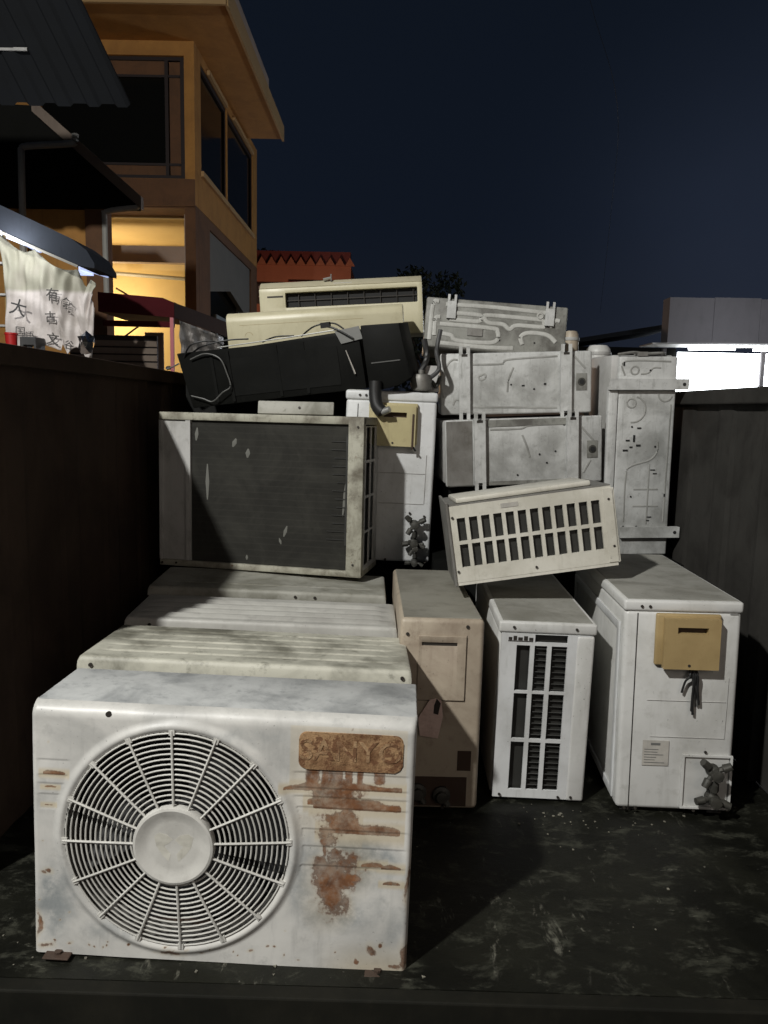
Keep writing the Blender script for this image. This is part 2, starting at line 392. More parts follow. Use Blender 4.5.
def feet(parent, w, ys, m='rubberfoot'):
    for x in (-w/2+.055, w/2-.06):
        bm = B(x-.028, x+.028, ys, ys+.05, .0, .004); bevel(bm, .003, 2)
        lathe(bm, [(.008, .004), (.008, .009)], (x, ys+.018, 0), 'z', 8)
        obj('foot', bm, M[m], parent)

# ------------------------------------------------------------------ the big rusty outdoor unit in front
fa = thing('outdoor_unit', 'white unit with a big round fan grille and rust running from its badge, front left', 'air conditioner', (-.344, 1.481, -.002), (-.017, .017, -.018), 'discarded outdoor units')
w, d, h = .794, .226, .551
FC = (-.091, .271)
nu, nv = 330, 236
us = np.linspace(-w/2, w/2, nu); vs = np.linspace(.0, h, nv)
U, V = np.meshgrid(us, vs, indexing='ij')
R = np.hypot(U-FC[0], V-FC[1])
Y = np.zeros_like(U)
# rounded front-top and side edges
for q_ in range(40): pass
rr = .028; a = np.clip(V-(h-rr), 0, rr); Y += rr-np.sqrt(np.maximum(rr*rr-a*a, 0))
r3 = .012
for sgn in (-1, 1):
    a = np.clip(sgn*U-(w/2-r3), 0, r3); Y += r3-np.sqrt(np.maximum(r3*r3-a*a, 0))
# raised ring round the fan
Y -= .0045*np.exp(-((R-.246)/.008)**2)+.004*np.clip(1-abs(R-.241)/.02, 0, 1)
# pressed louvre steps left and right
lines = [.433, .400, .380, .357, .310, .272, .232, .200]
def step(V):
    out = np.zeros_like(V)
    for k in range(len(lines)-1):
        hi_, lo_ = lines[k], lines[k+1]; q = (hi_-V)/(hi_-lo_)
        out = np.where((q >= 0) & (q < 1), .0017*(1-q), out)
    return out
mask = 1/(1+np.exp(-(U-.15)/.0025))/(1+np.exp((U-.383)/.002)); mask *= (R > .262)
maskl = 1/(1+np.exp((U+.318)/.0025))/(1+np.exp(-(U+.382)/.002)); maskl *= (R > .262)*(V > .325)
Y += step(V)*(mask+maskl)
Y += (fbm(U, V, 5, 3)-.5)*.004     # dents in the thin sheet
wob = (fbm(U, V, 22, 5)-.47)*.030; wob2 = (fbm(U, V, 60, 8)-.47)
rust = np.zeros_like(U); halo = np.zeros_like(U); grime = np.zeros_like(U)
def spindle(u0, u1, v, th, k=1.):
    """stain collected along a louvre edge, tapering to both ends, ragged top"""
    global rust, halo
    q = np.clip((U-u0)/(u1-u0), 0, 1); t = th*np.sin(math.pi*np.clip(q*.92+.04, 0, 1))**.6*(.45+1.1*nz2(U, V*0, 42, v*100))
    dist = np.where(V < v, (v-V)/(th*.30+1e-6), (V-v)/(t+1e-6))
    s = np.where((U > u0) & (U < u1), np.clip(1.5-dist, 0, 1), 0)*k
    rust = np.maximum(rust, s)
    halo = np.maximum(halo, np.clip(1.7-abs(V-v)/(th*1.2), 0, 1)*((U > u0-.01) & (U < u1+.01)))
def blob(cu, cv, ru, rv, k=1., soft=.75):
    global rust, halo
    dist = np.hypot((U-cu+wob)/ru, (V-cv+wob*.8)/rv)
    rust = np.maximum(rust, np.clip((1.0-dist)/soft+wob2*.8, 0, 1)*k)
    halo = np.maximum(halo, np.clip(1.5-dist, 0, 1)*.6)
def gr(cu, cv, ru, rv, k=1.):
    global grime
    dist = np.hypot((U-cu+wob*1.5)/ru, (V-cv+wob)/rv); grime = np.maximum(grime, np.clip((1.1-dist)*1.3+wob2*.6, 0, 1)*k)
spindle(.150, .372, .402, .012); spindle(.190, .372, .361, .018); spindle(.178, .30, .368, .016)
spindle(.205, .372, .309, .018); spindle(.225, .285, .318, .030); spindle(.295, .34, .236, .009, .85); spindle(.335, .376, .232, .008, .9); spindle(.34, .376, .197, .006, .6)
spindle(-.372, -.325, .402, .007, .9); spindle(-.37, -.345, .372, .004, .7); spindle(-.37, -.352, .333, .004, .6)
spindle(.128, .215, .396, .008, .75)
for cu, lo_, wd in ((.187, .408, .013), (.213, .402, .008), (.232, .404, .012), (.263, .396, .007), (.285, .408, .006), (.325, .418, .011), (.240, .372, .011), (.262, .366, .007)):
    s = np.clip(1.4-abs(U-cu+wob*.25)/wd, 0, 1)*np.clip((V-lo_)/.008+1, 0, 1)*(V < .445)
    rust = np.maximum(rust, s)
blob(.215, .283, .011, .012); blob(.213, .262, .007, .022); blob(.205, .235, .020, .020); blob(.243, .262, .022, .020, .75)
blob(.245, .210, .058, .046); blob(.230, .155, .046, .060, .8, .8); blob(.262, .235, .062, .045, .75, .9); blob(.225, .29, .030, .05, .7, .9); blob(.24, .33, .075, .040, .68, .9); blob(.235, .390, .085, .038, .72, .9); blob(.222, .165, .026, .042); blob(.280, .212, .030, .016, .9); blob(.262, .150, .024, .040, .62); blob(.235, .188, .05, .05, .72)
blob(.324, .050, .017, .017, .85); blob(.288, .018, .008, .008); blob(.348, .066, .007, .007, .8)
blob(.392, .035, .014, .035, .85); blob(.392, .20, .006, .06, .7); blob(.372, .012, .02, .008, .6)
blob(-.360, .189, .012, .009, .8); blob(-.372, .183, .010, .006, .8); blob(-.388, .06, .008, .04, .7); blob(-.37, .02, .02, .008, .6); blob(-.095, .022, .030, .010, .8)
for _ in range(26): blob(random.uniform(-.38, .38), random.uniform(.014, .04), random.uniform(.002, .006), random.uniform(.002, .005), .8, .8)
for _ in range(22):
    u_, v_ = random.uniform(-.38, .38), random.uniform(.05, .53); blob(u_, v_, .0025, .0025, .6, .9)
gr(.265, .245, .105, .075); gr(.25, .13, .095, .055, .75); gr(.33, .26, .05, .055, .8); gr(-.345, .12, .05, .10, .75); gr(-.36, .16, .03, .04, .8); gr(-.23, .06, .07, .03, .5); gr(.17, .20, .03, .1, .6)
gr(.05, .50, .12, .02, .25); gr(.37, .1, .03, .05, .4)
halo[(V > .40) & (V < .53) & (U > .14) & (U < .38)] = np.maximum(halo[(V > .40) & (V < .53) & (U > .14) & (U < .38)], .5)
halo = np.clip(halo, 0, 1)*.75
halo = np.maximum(halo, np.clip(1-(V-.01)/.06, 0, 1)*np.clip((U-.2)/.1, 0, 1)*.6)
cell = R < .2365
bm = bmesh.new()
gv = {}
lay = None
def GV(i, j):
    if (i, j) not in gv:
        gv[(i, j)] = bm.verts.new((U[i, j], Y[i, j], V[i, j]))
    return gv[(i, j)]
for i in range(nu-1):
    for j in range(nv-1):
        if cell[i, j] and cell[i+1, j] and cell[i, j+1] and cell[i+1, j+1]: continue
        bm.faces.new((GV(i, j), GV(i+1, j), GV(i+1, j+1), GV(i, j+1)))
keys = list(gv.keys())
me = bpy.data.meshes.new('front_panel'); bm.verts.index_update(); idx = {gv[k].index: k for k in keys}
bm.to_mesh(me)
ca = me.color_attributes.new('wear', 'FLOAT_COLOR', 'POINT')
buf = np.ones((len(me.vertices), 4), dtype=np.float32)
for n_ in range(len(me.vertices)):
    i, j = idx[n_]; buf[n_, 0] = rust[i, j]; buf[n_, 1] = grime[i, j]; buf[n_, 2] = halo[i, j]
ca.data.foreach_set('color', buf.ravel()); bm.free()
o = bpy.data.objects.new('front_panel', me); C.objects.link(o); me.materials.append(M['front_face']); o.parent = fa; me.shade_smooth()
front = o
obj('cabinet', B(-w/2+.003, -w/2+.006, .012, d, .004, h-.03).copy() if False else bx(bx(bx(bmesh.new(), -w/2+.001, -w/2+.004, .010, d, .004, h-.024), w/2-.004, w/2-.001, .010, d, .004, h-.024), -w/2+.004, w/2-.004, d-.003, d, .004, h-.024), M['white'], fa)
bm = B(-w/2, w/2, .026, d+.004, h-.022, h); bevel(bm, .004, 2); obj('top_cover', bm, M['front_top'], fa, True)
bm = B(-w/2+.004, w/2-.004, .008, d-.004, .002, .012); obj('base_pan', bm, M['rubberfoot'], fa)
feet(fa, w, -.022)
# badge (rusted nameplate) with raised letters
M['badge'] = weathered('rusted_badge', (.36, .22, .11), (.13, .055, .02), 1, 1, .75, 5, .85, .1, bump=1.)
M['badge_letter'] = weathered('pale_rusted_lettering', (.40, .26, .14), (.14, .06, .024), 1, 1, .85, 5, .85, bump=1.)
def rrect(x0, x1, z0, z1, r, k=6):
    out = []
    for cx, cz, a0 in ((x1-r, z1-r, 0), (x0+r, z1-r, 90), (x0+r, z0+r, 180), (x1-r, z0+r, 270)):
        out += [(cx+r*math.cos(math.radians(a0+90*q/k)), cz+r*math.sin(math.radians(a0+90*q/k))) for q in range(k+1)]
    return out
bm = prism(bmesh.new(), rrect(.158, .371, .441, .520, .016), -.0028, .002)
bmesh.ops.bevel(bm, geom=[e_ for e_ in bm.edges if all(v_.co.y < -.0025 for v_ in e_.verts)], offset=.002, segments=2, affect='EDGES')
badge = obj('badge', bm, M['badge'], fa, True)
bm = text_bm('SANYO', .062, .0006, .0004); bm.transform(Matrix.Translation((.265, -.0034, .481)) @ Matrix.Diagonal((1.03, 1, 1, 1)))
obj('lettering', bm, M['badge_letter'], badge)
# fan guard: concentric wires, 16 spokes, dished hub
bm = bmesh.new()
def dish(r): return -.004-.010*math.cos(math.pi*.5*min(r/.24, 1))
for k in range(14):
    r = .0935+k*.0107
    tube(bm, [(FC[0]+r*math.cos(t), dish(r), FC[1]+r*math.sin(t)) for t in [2*math.pi*q/72 for q in range(73)]], .00195, 6, False)
obj('fan_guard_rings', bm, M['grille'], fa, True)
for q in range(16):
    t = 2*math.pi*(q+.12)/16; bm = bmesh.new()
    tube(bm, [(FC[0]+r*math.cos(t), dish(r)-.003, FC[1]+r*math.sin(t)) for r in (.078, .13, .19, .239)], .0026, 6)
    bx(bm, -.006, .006, -.004, .002, -.006, .006, Matrix.Translation((FC[0]+.235*math.cos(t), -.004, FC[1]+.235*math.sin(t))) @ Matrix.Rotation(-t, 4, 'Y'))
    obj('spoke', bm, M['grille'], fa, True)
bm = bmesh.new()
lathe(bm, [(.0, -.014), (.050, -.0142), (.058, -.015), (.068, -.019), (.078, -.0225), (.083, -.021), (.085, -.016), (.085, -.004), (.0, -.004)], (FC[0]-.003, 0, FC[1]-.004), 'y', 64)
hub = obj('hub_cap', bm, M['grille'], fa, True)
M['emblem'] = weathered('faint_yellowed_emblem', (.56, .545, .48), (.40, .385, .33), .5, .2, 0, 6, .5)
bm = bmesh.new()
for s_ in (-1, 1):
    prism(bm, [(FC[0]-.003+s_*x_, FC[1]-.004+z_) for x_, z_ in ((.002, .012), (.014, .022), (.030, .026), (.041, .018), (.036, -.004), (.024, -.022), (.010, -.036), (.006, -.020), (.020, -.002), (.012, .002))], -.01435, -.0138)
obj('emblem', bm, M['emblem'], hub)
bm = bmesh.new(); lathe(bm, [(.2400, -.002), (.2400, .07), (.2370, .07), (.2350, -.002)], (FC[0], 0, FC[1]), 'y', 72)
bmesh.ops.delete(bm, geom=[f for f in bm.faces if len(f.verts) > 4], context='FACES')
obj('fan_shroud', bm, M['galv'], fa, True)
bm = B(-w/2+.01, w/2-.01, .12, .125, .01, h-.03); obj('inner_plate', bm, M['dark'], fa)
bm = bmesh.new()
for q in range(3):
    t0 = 2*math.pi*q/3+.6
    P = [[Vector((FC[0]+r*math.cos(t0+a_), .075-.035*(a_/.9)*(r/.2), FC[1]+r*math.sin(t0+a_))) for a_ in (0, .3, .6, .9)] for r in (.05, .12, .18, .225)]
    vv = [[bm.verts.new(p) for p in row] for row in P]
    for i in range(3):
        for j in range(3): bm.faces.new((vv[i][j], vv[i][j+1], vv[i+1][j+1], vv[i+1][j]))
lathe(bm, [(.05, .04), (.055, .05), (.055, .09)], (FC[0], 0, FC[1]), 'y', 24)
obj('fan_blades', bm, M['darkgrey'], fa, True)
# small rust-edged scuffs and screw
screw(fa, -.235, .535, .002, .006)

# ------------------------------------------------------------------ three ribbed units behind it
def ribbed_unit(loc, rot, dims, mat_, ribs, label):
    t = thing('outdoor_unit', label, 'air conditioner', loc, rot, 'discarded outdoor units')
    w, d, h = dims
    bm = B(-w/2+.006, w/2-.006, .008, d-.004, .012, h-.022); bevel(bm, .01, 2); obj('cabinet', bm, M['side'], t, True)
    bm = bmesh.new()
    ny = 90; xs = [-w/2, -w/2+.004, -w/2+.012, -w/2+.03, -w/2+.045]+list(np.linspace(-w/2+.08, w/2-.08, 24))+[w/2-.06, w/2-.045, w/2-.02, w/2-.010, w/2-.003, w/2]
    R_ = []
    for j in range(ny+1):
        y = d*j/ny; row = []
        for x in xs:
            e = min(x+w/2, w/2-x); z = h
            q = max(0, .010-e); z -= .010-math.sqrt(max(.0001-q*q, 0))
            q = max(0, .012-y); z -= .012-math.sqrt(max(.000144-q*q, 0))
            if e > .04 and ribs:
                f = 0
                for yc, wd, dep in ribs:
                    f += dep*max(0, 1-abs(y-yc)/wd)**.7
                z += f*min(1, (e-.04)/.02)
            row.append(bm.verts.new((x, y, z)))
        R_.append(row)
    for j in range(ny):
        for i in range(len(xs)-1): bm.faces.new((R_[j][i], R_[j][i+1], R_[j+1][i+1], R_[j+1][i]))
    lo = [bm.verts.new((x, 0, h-.036)) for x in xs]
    for i in range(len(xs)-1): bm.faces.new((lo[i], lo[i+1], R_[0][i+1], R_[0][i]))
    for s_, k in ((0, 0), (-1, -1)):
        a = [R_[j][k] for j in range(ny+1)]; b = [bm.verts.new((xs[k], d*j/ny, h-.036)) for j in range(ny+1)]
        for j in range(ny): bm.faces.new((a[j], a[j+1], b[j+1], b[j]))
    obj('top_cover', bm, M[mat_], t, True)
    return t
g = lambda ys, wd, dep: [(y, wd, dep) for y in ys]
t = ribbed_unit((-.374, 1.822, 0), (-.059, .033, .030), (.838, .350, .529), 'ribbed', g([.07, .13, .19, .25, .30], .008, -.006), 'cream unit with grooved mouldy top, directly behind the rusty fan unit')
screw(t, -.385, .508, -.002, .005); screw(t, .395, .510, -.002, .005)
t = ribbed_unit((-.404, 2.287, 0), (.020, .027, .037), (.833, .268, .512), 'ribbed2', g([.05, .10, .155, .21], .022, .008), 'pale grey unit with ribbed top, second in the row behind the fan unit')
screw(t, -.34, .492, -.002, .005)
t = ribbed_unit((-.452, 2.684, 0), (.017, .028, .031), (.850, .30, .515), 'ribbed3', g([.08], .004, -.003), 'grimy unit with flat dirty top, just below the bare coil unit')
for x in (.10, .17): screw(t, x, .497, -.002, .005)

# ------------------------------------------------------------------ beige unit seen end-on
t = thing('outdoor_unit', 'aged beige unit end-on with a torn paper tag, left of the louvred one', 'air conditioner', (.149, 2.123, 0), (-.028, .010, .028), 'discarded outdoor units')
w, d, h = .243, .785, .576
bm = B(-w/2, w/2, 0, d, .006, h); bevel(bm, .014, 4); obj('cabinet', bm, M['beige'], t, True)
bm = B(-w/2+.01, w/2-.008, .012, d-.02, h-.001, h+.002); bevel(bm, .0009, 1); obj('top_panel', bm, M['beige_top'], t, True)
bm = grid_panel(bmesh.new(), [-.068, -.058, .044, .070], [.337, .498, .508, .527], lambda i, j: i == 1 and j == 1, -.006, .0005)
bevel(bm, .0012, 1); pn = obj('access_panel', bm, M['beige'], t, True)
obj('handle_slot', B(-.058, .044, -.0012, .0002, .496, .509), M['screw'], pn)
seam(pn, [(-.070, .335), (.072, .335), (.072, .529)], r=.0014); 
for x, z in ((.072, .555), (-.10, .53), (.02, .012)): screw(t, x, z, -.001, .005)
tg = prism(bmesh.new(), [(-.055, .232), (-.002, .225), (.010, .29), (.004, .338), (-.012, .345), (-.03, .34), (-.062, .285)], -.010, -.0085)
tgo = obj('paper_tag', tg, M['tagm'], t)
bm = prism(bmesh.new(), [(-.018, .300), (-.004, .296), (.002, .33), (-.010, .345), (-.016, .325)], -.0112, -.0102); obj('tag_clip', bm, M['screw'], tgo)
obj('rating_plate', B(-.02, .038, -.0015, .001, .20, .275), M['beige'], t)
obj('vent_patch', B(.058, .098, -.0015, .001, .125, .185), M['rubberfoot'], t)
obj('valve_recess', B(-.09, .088, -.0012, .0012, .016, .105), M['rubberfoot'], t)
for x, z in ((-.055, .062), (.015, .055)):
    bm = bmesh.new(); lathe(bm, [(.024, -.002), (.026, -.016), (.016, -.020), (.016, -.034), (.004, -.036)], (x, 0, z), 'y', 14)
    tube(bm, [(x, -.014, z), (x+.02, -.02, z-.03)], .009, 8); obj('service_valve', bm, M['corroded'], t, True)

# ------------------------------------------------------------------ louvred end unit
t = thing('outdoor_unit', 'white unit end-on with an upright louvred grille of three columns', 'air conditioner', (.460, 2.198, 0), (.009, .014, -.012), 'discarded outdoor units')
w, d, h = .284, .72, .557
bm = B(-w/2+.0, w/2, .02, d, .008, h-.03); bevel(bm, .012, 3); 
bm2 = B(w/2-.03, w/2+.014, .10, .115, .03, h-.06)
c = obj('cabinet', bm, M['white'], t, True)
bm = B(-w/2-.002, w/2+.002, -.002, d, h-.034, h); bevel(bm, .007, 3); tc_ = obj('top_cover', bm, M['white'], t, True)
bm = B(-w/2+.010, w/2-.010, .010, d-.012, h-.001, h+.0016); bevel(bm, .0007, 1); obj('top_panel', bm, M['top'], tc_, True)
xs = [-.135, -.089, -.049, -.036, .001, .014, .060, .083, .128]
zs = [.008, .034, .186, .196, .338, .346, .486, .496, .520, .522]
def hol(i, j):
    if i in (1, 3, 5) and j in (1, 3, 5): return True
    return i in (3, 4, 5) and j == 7
bm = grid_panel(bmesh.new(), xs, zs, hol, 0.0, .008); bevel(bm, .0035, 2) if False else None
ep = obj('end_grille', bm, M['white2'], t, True)
bm = B(.086, .139, -.003, .03, .004, h-.036); bevel(bm, .008, 3); obj('corner_strip', bm, M['white'], t, True)
obj('grille_back', B(-.10, .075, .0185, .0195, .02, .525), M['louvre'], ep)
bm = bmesh.new(); mt_ = Matrix.Rotation(math.radians(-35), 4, 'X')
for k in range(26):
    z = .045+k*.0178
    if z > .515: break
    bx(bm, -.035, .060, -.0045, .0045, -.0012, .0012, Matrix.Translation((0, .012, z)) @ mt_)
obj('louvres', bm, M['louvre'], ep)
lm = bmesh.new()
for k, (a0, a1) in enumerate(((-.114, -.104), (-.100, -.090), (-.086, -.073), (-.069, -.058), (-.054, -.042))):
    bx(lm, a0, a1, -.0012, .0002, .501, .514 if k % 2 else .510)
bx(lm, -.115, -.042, -.0008, .0001, .497, .4995)
obj('maker_plate', lm, M['screw'], ep)
for x, z in ((-.10, .541), (.083, .541), (-.115, .018), (.10, .018), (.062, .016)): screw(t, x, z, -.004, .004)
bm = B(w/2-.004, w/2+.016, .12, d-.05, .02, h-.07); bevel(bm, .008, 2); obj('side_bulge', bm, M['white'], t, True)

# ------------------------------------------------------------------ large unit on the right
t = thing('outdoor_unit', 'large white unit end-on with a mustard terminal cover and dangling black wires, far right', 'air conditioner', (.848, 2.139, 0), (-.012, -.012, -.050), 'discarded outdoor units')
w, d, h = .334, .775, .644
cabinet(t, w, d, h, 'white', 'top', .034, .014)
terminal_cover(t, -.078, .104, .456, .608)
seam(t, [(-.128, .010), (-.128, .606)], r=.0014)
for z, x0, x1 in ((.348, -.09, .135), (.238, -.075, .135)): seam(t, [(x0, z), (x1, z)], 'side', .0012, 'press_line')
seam(t, [(.136, .238), (.138, .42)], 'side', .0012, 'press_line')
lb = obj('spec_label', B(-.095, -.020, -.0012, .0004, .150, .226), M['paper'], t)
bm = bmesh.new(); bx(bm, -.072, -.045, -.0018, -.0013, .212, .219)
for k in range(6): bx(bm, -.090, -.090+random.uniform(.03, .06), -.0018, -.0013, .198-k*.008, .200-k*.008)
obj('print', bm, M['paper2'], lb)
valves(t, .105, .105, 1.15, True, .085, .165)
bm = bmesh.new()
for k, (dx, l, b_) in enumerate(((0, .10, .012), (.006, .14, -.004), (-.010, .085, -.018), (.012, .12, .01), (.002, .15, .004))):
    tube(bm, smooth_path([(.03+dx*.5, -.006, .462), (.032+dx, -.018, .43), (.030+dx+b_*.5, -.014, .462-l*.6), (.032+dx+b_, -.010, .462-l)]), .0035, 6)
obj('wires', bm, M['rubber'], t, True)
bm = bmesh.new(); tube(bm, [(.04, -.008, .462), (.046, -.006, .40), (.052, -.005, .335)], .0028, 6); obj('earth_wire', bm, M['cable'], t)
for x, z in ((-.118, .626), (-.095, .626), (-.14, .016), (-.108, .016), (.06, .016), (.135, .016), (.158, .02), (.085, .196)): screw(t, x, z, -.002, .0042)
# left long face: recessed front panel of the unit with rounded frame
bm = grid_panel(bmesh.new(), [-.74, -.71, -.06, -.035], [.03, .055, h-.10, h-.075], lambda i, j: i == 1 and j == 1, 0, .006)
obj('front_frame', bevel(bm, .002, 2), M['white2'], t, True, mtx=Matrix.Translation((-w/2-.004, 0, 0)) @ Matrix.Rotation(-math.pi/2, 4, 'Z'))
seam(t, [(.13, h-.036), (.155, h-.036)], r=.001)

# ------------------------------------------------------------------ tilted grille casing
t = thing('air_outlet_casing', 'tilted cream casing with two rows of upright slots, lying across the lower units', 'air conditioner', (.465, 2.389, .665), (-.036, -.155, .011))
w, d, h = .516, .304, .244
pitch_ = (.192+.232)/11
xs = [-w/2]; 
for k in range(12): xs += [-.232+k*pitch_, -.232+k*pitch_+.0265]
xs += [.236, w/2]
zs = [0, .047, .120, .131, .204, h]
bm = grid_panel(bmesh.new(), xs, zs, lambda i, j: i % 2 == 1 and i < 24 and j in (1, 3), 0, .010)
fp = obj('slotted_face', bm, M['cream2'], t, True)
M['slotface'] = weathered('cream_slotted_face', (.62, .60, .53), (.34, .32, .25), .5, .8, .03, 1.8, .38, .3); fp.data.materials[0] = M['slotface']
bm = bmesh.new()
bx(bm, -w/2-.004, -w/2+.004, -.006, d, -.012, h+.014); bevel(bm, .002, 2)
obj('side_flange', bm, M['galv'], t)
bm = bmesh.new(); bx(bm, w/2+.0005, w/2+.006, -.003, d-.02, 0, h-.012); bx(bm, w/2-.028, w/2+.008, -.003, -.0005, .002, h-.006); obj('side_plate', bevel(bm, .001, 1), M['slotface'], t)
bm = bmesh.new(); bx(bm, -w/2+.004, w/2, .001, d, -.010, -.0005); obj('bottom_plate', bm, M['slotface'], t)
bm = bmesh.new(); bx(bm, -w/2+.004, w/2, .004, d, h+.0005, h+.004); obj('top_plate', bm, M['galv'], t)
obj('back_plate', B(-w/2+.006, w/2-.004, d-.004, d, 0, h), M['galv'], t)
obj('dark_backing', B(-w/2+.006, w/2-.004, .0135, .0165, .002, h-.002), M['louvre'], t)  # dark sheet just behind the slots so they read evenly dark
bm = B(-.225, .21, .03, .22, h+.0045, h+.022); bevel(bm, .006, 2); obj('loose_cover', bm, M['slotface'], t, True, mtx=Matrix.Rotation(.05, 4, 'Z'))
for x, z in ((-.245, .208), (-.246, .035), (.247, .203), (.250, .053), (0, .018)): screw(t, x, z, -.002, .004)
t2 = text_bm('∩ͦ', .01, .001) if False else None
obj('worn_badge', B(-.09, -.035, -.0015, .0003, .219, .233), M['paper'], fp)

# ------------------------------------------------------------------ unit with bare coil
t = thing('outdoor_unit', 'unit with its dark bare condenser coil facing out in a corroded pale frame, left', 'air conditioner', (-.516, 2.932, .529), (-.016, .002, -.187), 'discarded outdoor units')
w, d, h = .826, .277, .608
bm = B(-w/2, w/2, -.004, d, h-.030, h); bevel(bm, .004, 2); obj('top_rim', bm, M['frame'], t, True)
bm = B(-w/2, w/2, -.004, d, 0, .024); bevel(bm, .004, 2); obj('bottom_rim', bm, M['frame'], t, True)
bm = bmesh.new(); bx(bm, -w/2, -w/2+.012, -.003, .03, .025, h-.031); bx(bm, -w/2+.012, -.290, .006, .012, .025, h-.031); bx(bm, -.302, -.282, -.002, .014, .025, h-.031)
obj('side_plate', bm, M['side'], t)
bm = bmesh.new(); bx(bm, .352, w/2, -.006, .028, .003, h-.002); bevel(bm, .005, 2); obj('corner_post', bm, M['frame'], t, True)
def coil_mat():
    m = mat('dark_dusty_fins', (.05, .048, .042), .7, .2); tt = m.node_tree; p = tt.nodes['Principled BSDF']
    v = N(tt, 'ShaderNodeTexCoord').outputs['Object']
    sp = N(tt, 'ShaderNodeSeparateXYZ'); tt.links.new(v, sp.inputs[0])
    def wv(out, k):
        a = N(tt, 'ShaderNodeMath', operation='MULTIPLY'); a.inputs[1].default_value = k; tt.links.new(out, a.inputs[0])
        b = N(tt, 'ShaderNodeMath', operation='SINE'); tt.links.new(a.outputs[0], b.inputs[0]); return b.outputs[0]
    n1 = noise(tt, v, 6, 7, .65, None, (1, 2, 3), .5); n2 = noise(tt, v, 5, 5, .6, (2.2, 1, .6), (5, 1, 8)); 
    c = mixc(tt, rampf(tt, n1, .35, .7), (.020, .0195, .016), (.042, .041, .034))
    c = mixc(tt, mul(tt, rampf(tt, n2, .70, .78), .8), c, (.34, .34, .30))
    c = mixc(tt, mul(tt, rampf(tt, wv(sp.outputs[2], 250), .7, 1), .09), c, (.10, .095, .08))
    tt.links.new(c, p.inputs['Base Color'])
    b = N(tt, 'ShaderNodeBump'); b.inputs['Strength'].default_value = .5; b.inputs['Distance'].default_value = .002
    tt.links.new(wv(sp.outputs[0], 1600), b.inputs['Height']); tt.links.new(b.outputs[0], p.inputs['Normal'])
    return m
M['coil'] = coil_mat()
coil = obj('condenser_coil', B(-.281, .351, .010, .05, .025, h-.031), M['coil'], t)
bm = B(.343, .3495, .005, .0095, .12, .54)
for k in range(13):
    z = .14+k*.031; bx(bm, .29+random.uniform(-.02, .02), .349, .006, .0095, z, z+.003)
obj('fin_clips', bm, M['louvre'], coil)
bm = bmesh.new()
for x, z, l, a_, r_ in ((.333, .23, .17, .10, .008), (-.215, .27, .14, 0, .009), (.10, .14, .045, .3, .008), (-.11, .48, .035, .4, .011), (-.05, .44, .035, .1, .011), (.09, .11, .025, -.3, .006), (-.262, .50, .05, .1, .009), (-.05, .04, .02, 0, .006)):
    tube(bm, [(x, .0098, z), (x+math.sin(a_)*l*.5, .0095, z+math.cos(a_)*l*.5), (x+math.sin(a_)*l, .0098, z+math.cos(a_)*l)], [r_*.3, r_, r_*.3], 6, flat=1)
for v_ in bm.verts: v_.co.y = .0098+(v_.co.y-.0098)*.15
M['scuff'] = mat('pale_scuffs', (.13, .13, .115), .8)
obj('bent_fin_marks', bm, M['scuff'], coil)
# right side grille, in the yz plane
xs = [.03, .045, .12, .135, .20, .262]; zs = [.02]+[v for k in range(4) for v in (.04+k*.135, .04+k*.135+.125)]+[h-.035]
bm = grid_panel(bmesh.new(), xs, zs, lambda i, j: i in (1, 3) and j % 2 == 1, 0, .004)
obj('side_grille', bm, M['side'], t, mtx=Matrix.Translation((w/2-.001, 0, 0)) @ Matrix.Rotation(math.pi/2, 4, 'Z'))
obj('back_plate', bx(B(-w/2+.002, w/2-.006, d-.006, d-.002, .025, h-.031), .375, .378, .03, d-.01, .025, h-.031), M['darkgrey'], t)
obj('compressor_shell', bx(bmesh.new(), -w/2+.013, .36, .052, d-.008, .026, h-.032), M['darkgrey'], t)
for x, z in ((-.40, .012), (-.34, .014), (.38, .05), (.39, .57)): screw(t, x, z, -.008, .004)

t = thing('mounting_plate', 'narrow pale plate with one hole lying above the coil unit', 'bracket', (-.385, 3.02, 1.139), (-.25, 0, -.05))
bm = B(-.150, .150, 0, .010, 0, .052); bevel(bm, .004, 2)
obj('plate', bm, M['ribbed3'], t, True); screw(t, .015, .026, -.001, .005)

# ------------------------------------------------------------------ white upright unit behind
t = thing('outdoor_unit', 'upright white unit with a faded cream terminal cover, right of the bare coil unit', 'air conditioner', (-.023, 3.125, .529), (.003, .020, .001), 'discarded outdoor units')
t.scale = (1.091, 1.091, 1.091)
w, d, h = .339, .66, .650
cabinet(t, w, d, h, 'white2', 'top', .036, .012)
M['creamcover'] = weathered('faded_cream_plastic', (.44, .385, .21), (.25, .2, .11), .5, .4, 0, 2, .5)
terminal_cover(t, -.082, .099, .454, .608, 'creamcover')
seam(t, [(-.124, .01), (-.124, .60)], r=.0013)
for z in (.349, .235): seam(t, [(-.08, z), (.135, z)], 'side', .0012, 'press_line')
seam(t, [(.136, .238), (.138, .42)], 'side', .0012, 'press_line')
valves(t, .105, .125, 1.0, False); valves(t, .110, .045, .8, False)
for x, z in ((-.118, .632), (-.095, .632), (.0, .02), (-.14, .016), (.15, .016), (.085, .20), (.14, .19)): screw(t, x, z, -.002, .0045)
cr = obj('cable_clip', bx(bmesh.new(), .078, .084, -.036, -.0325, .44, .57), M['rubberfoot'], t)
bm = bmesh.new(); tube(bm, [(.08, -.03, .455), (.095, -.03, .435)], .004, 6); obj('wire_end', bm, M['rubber'], t)

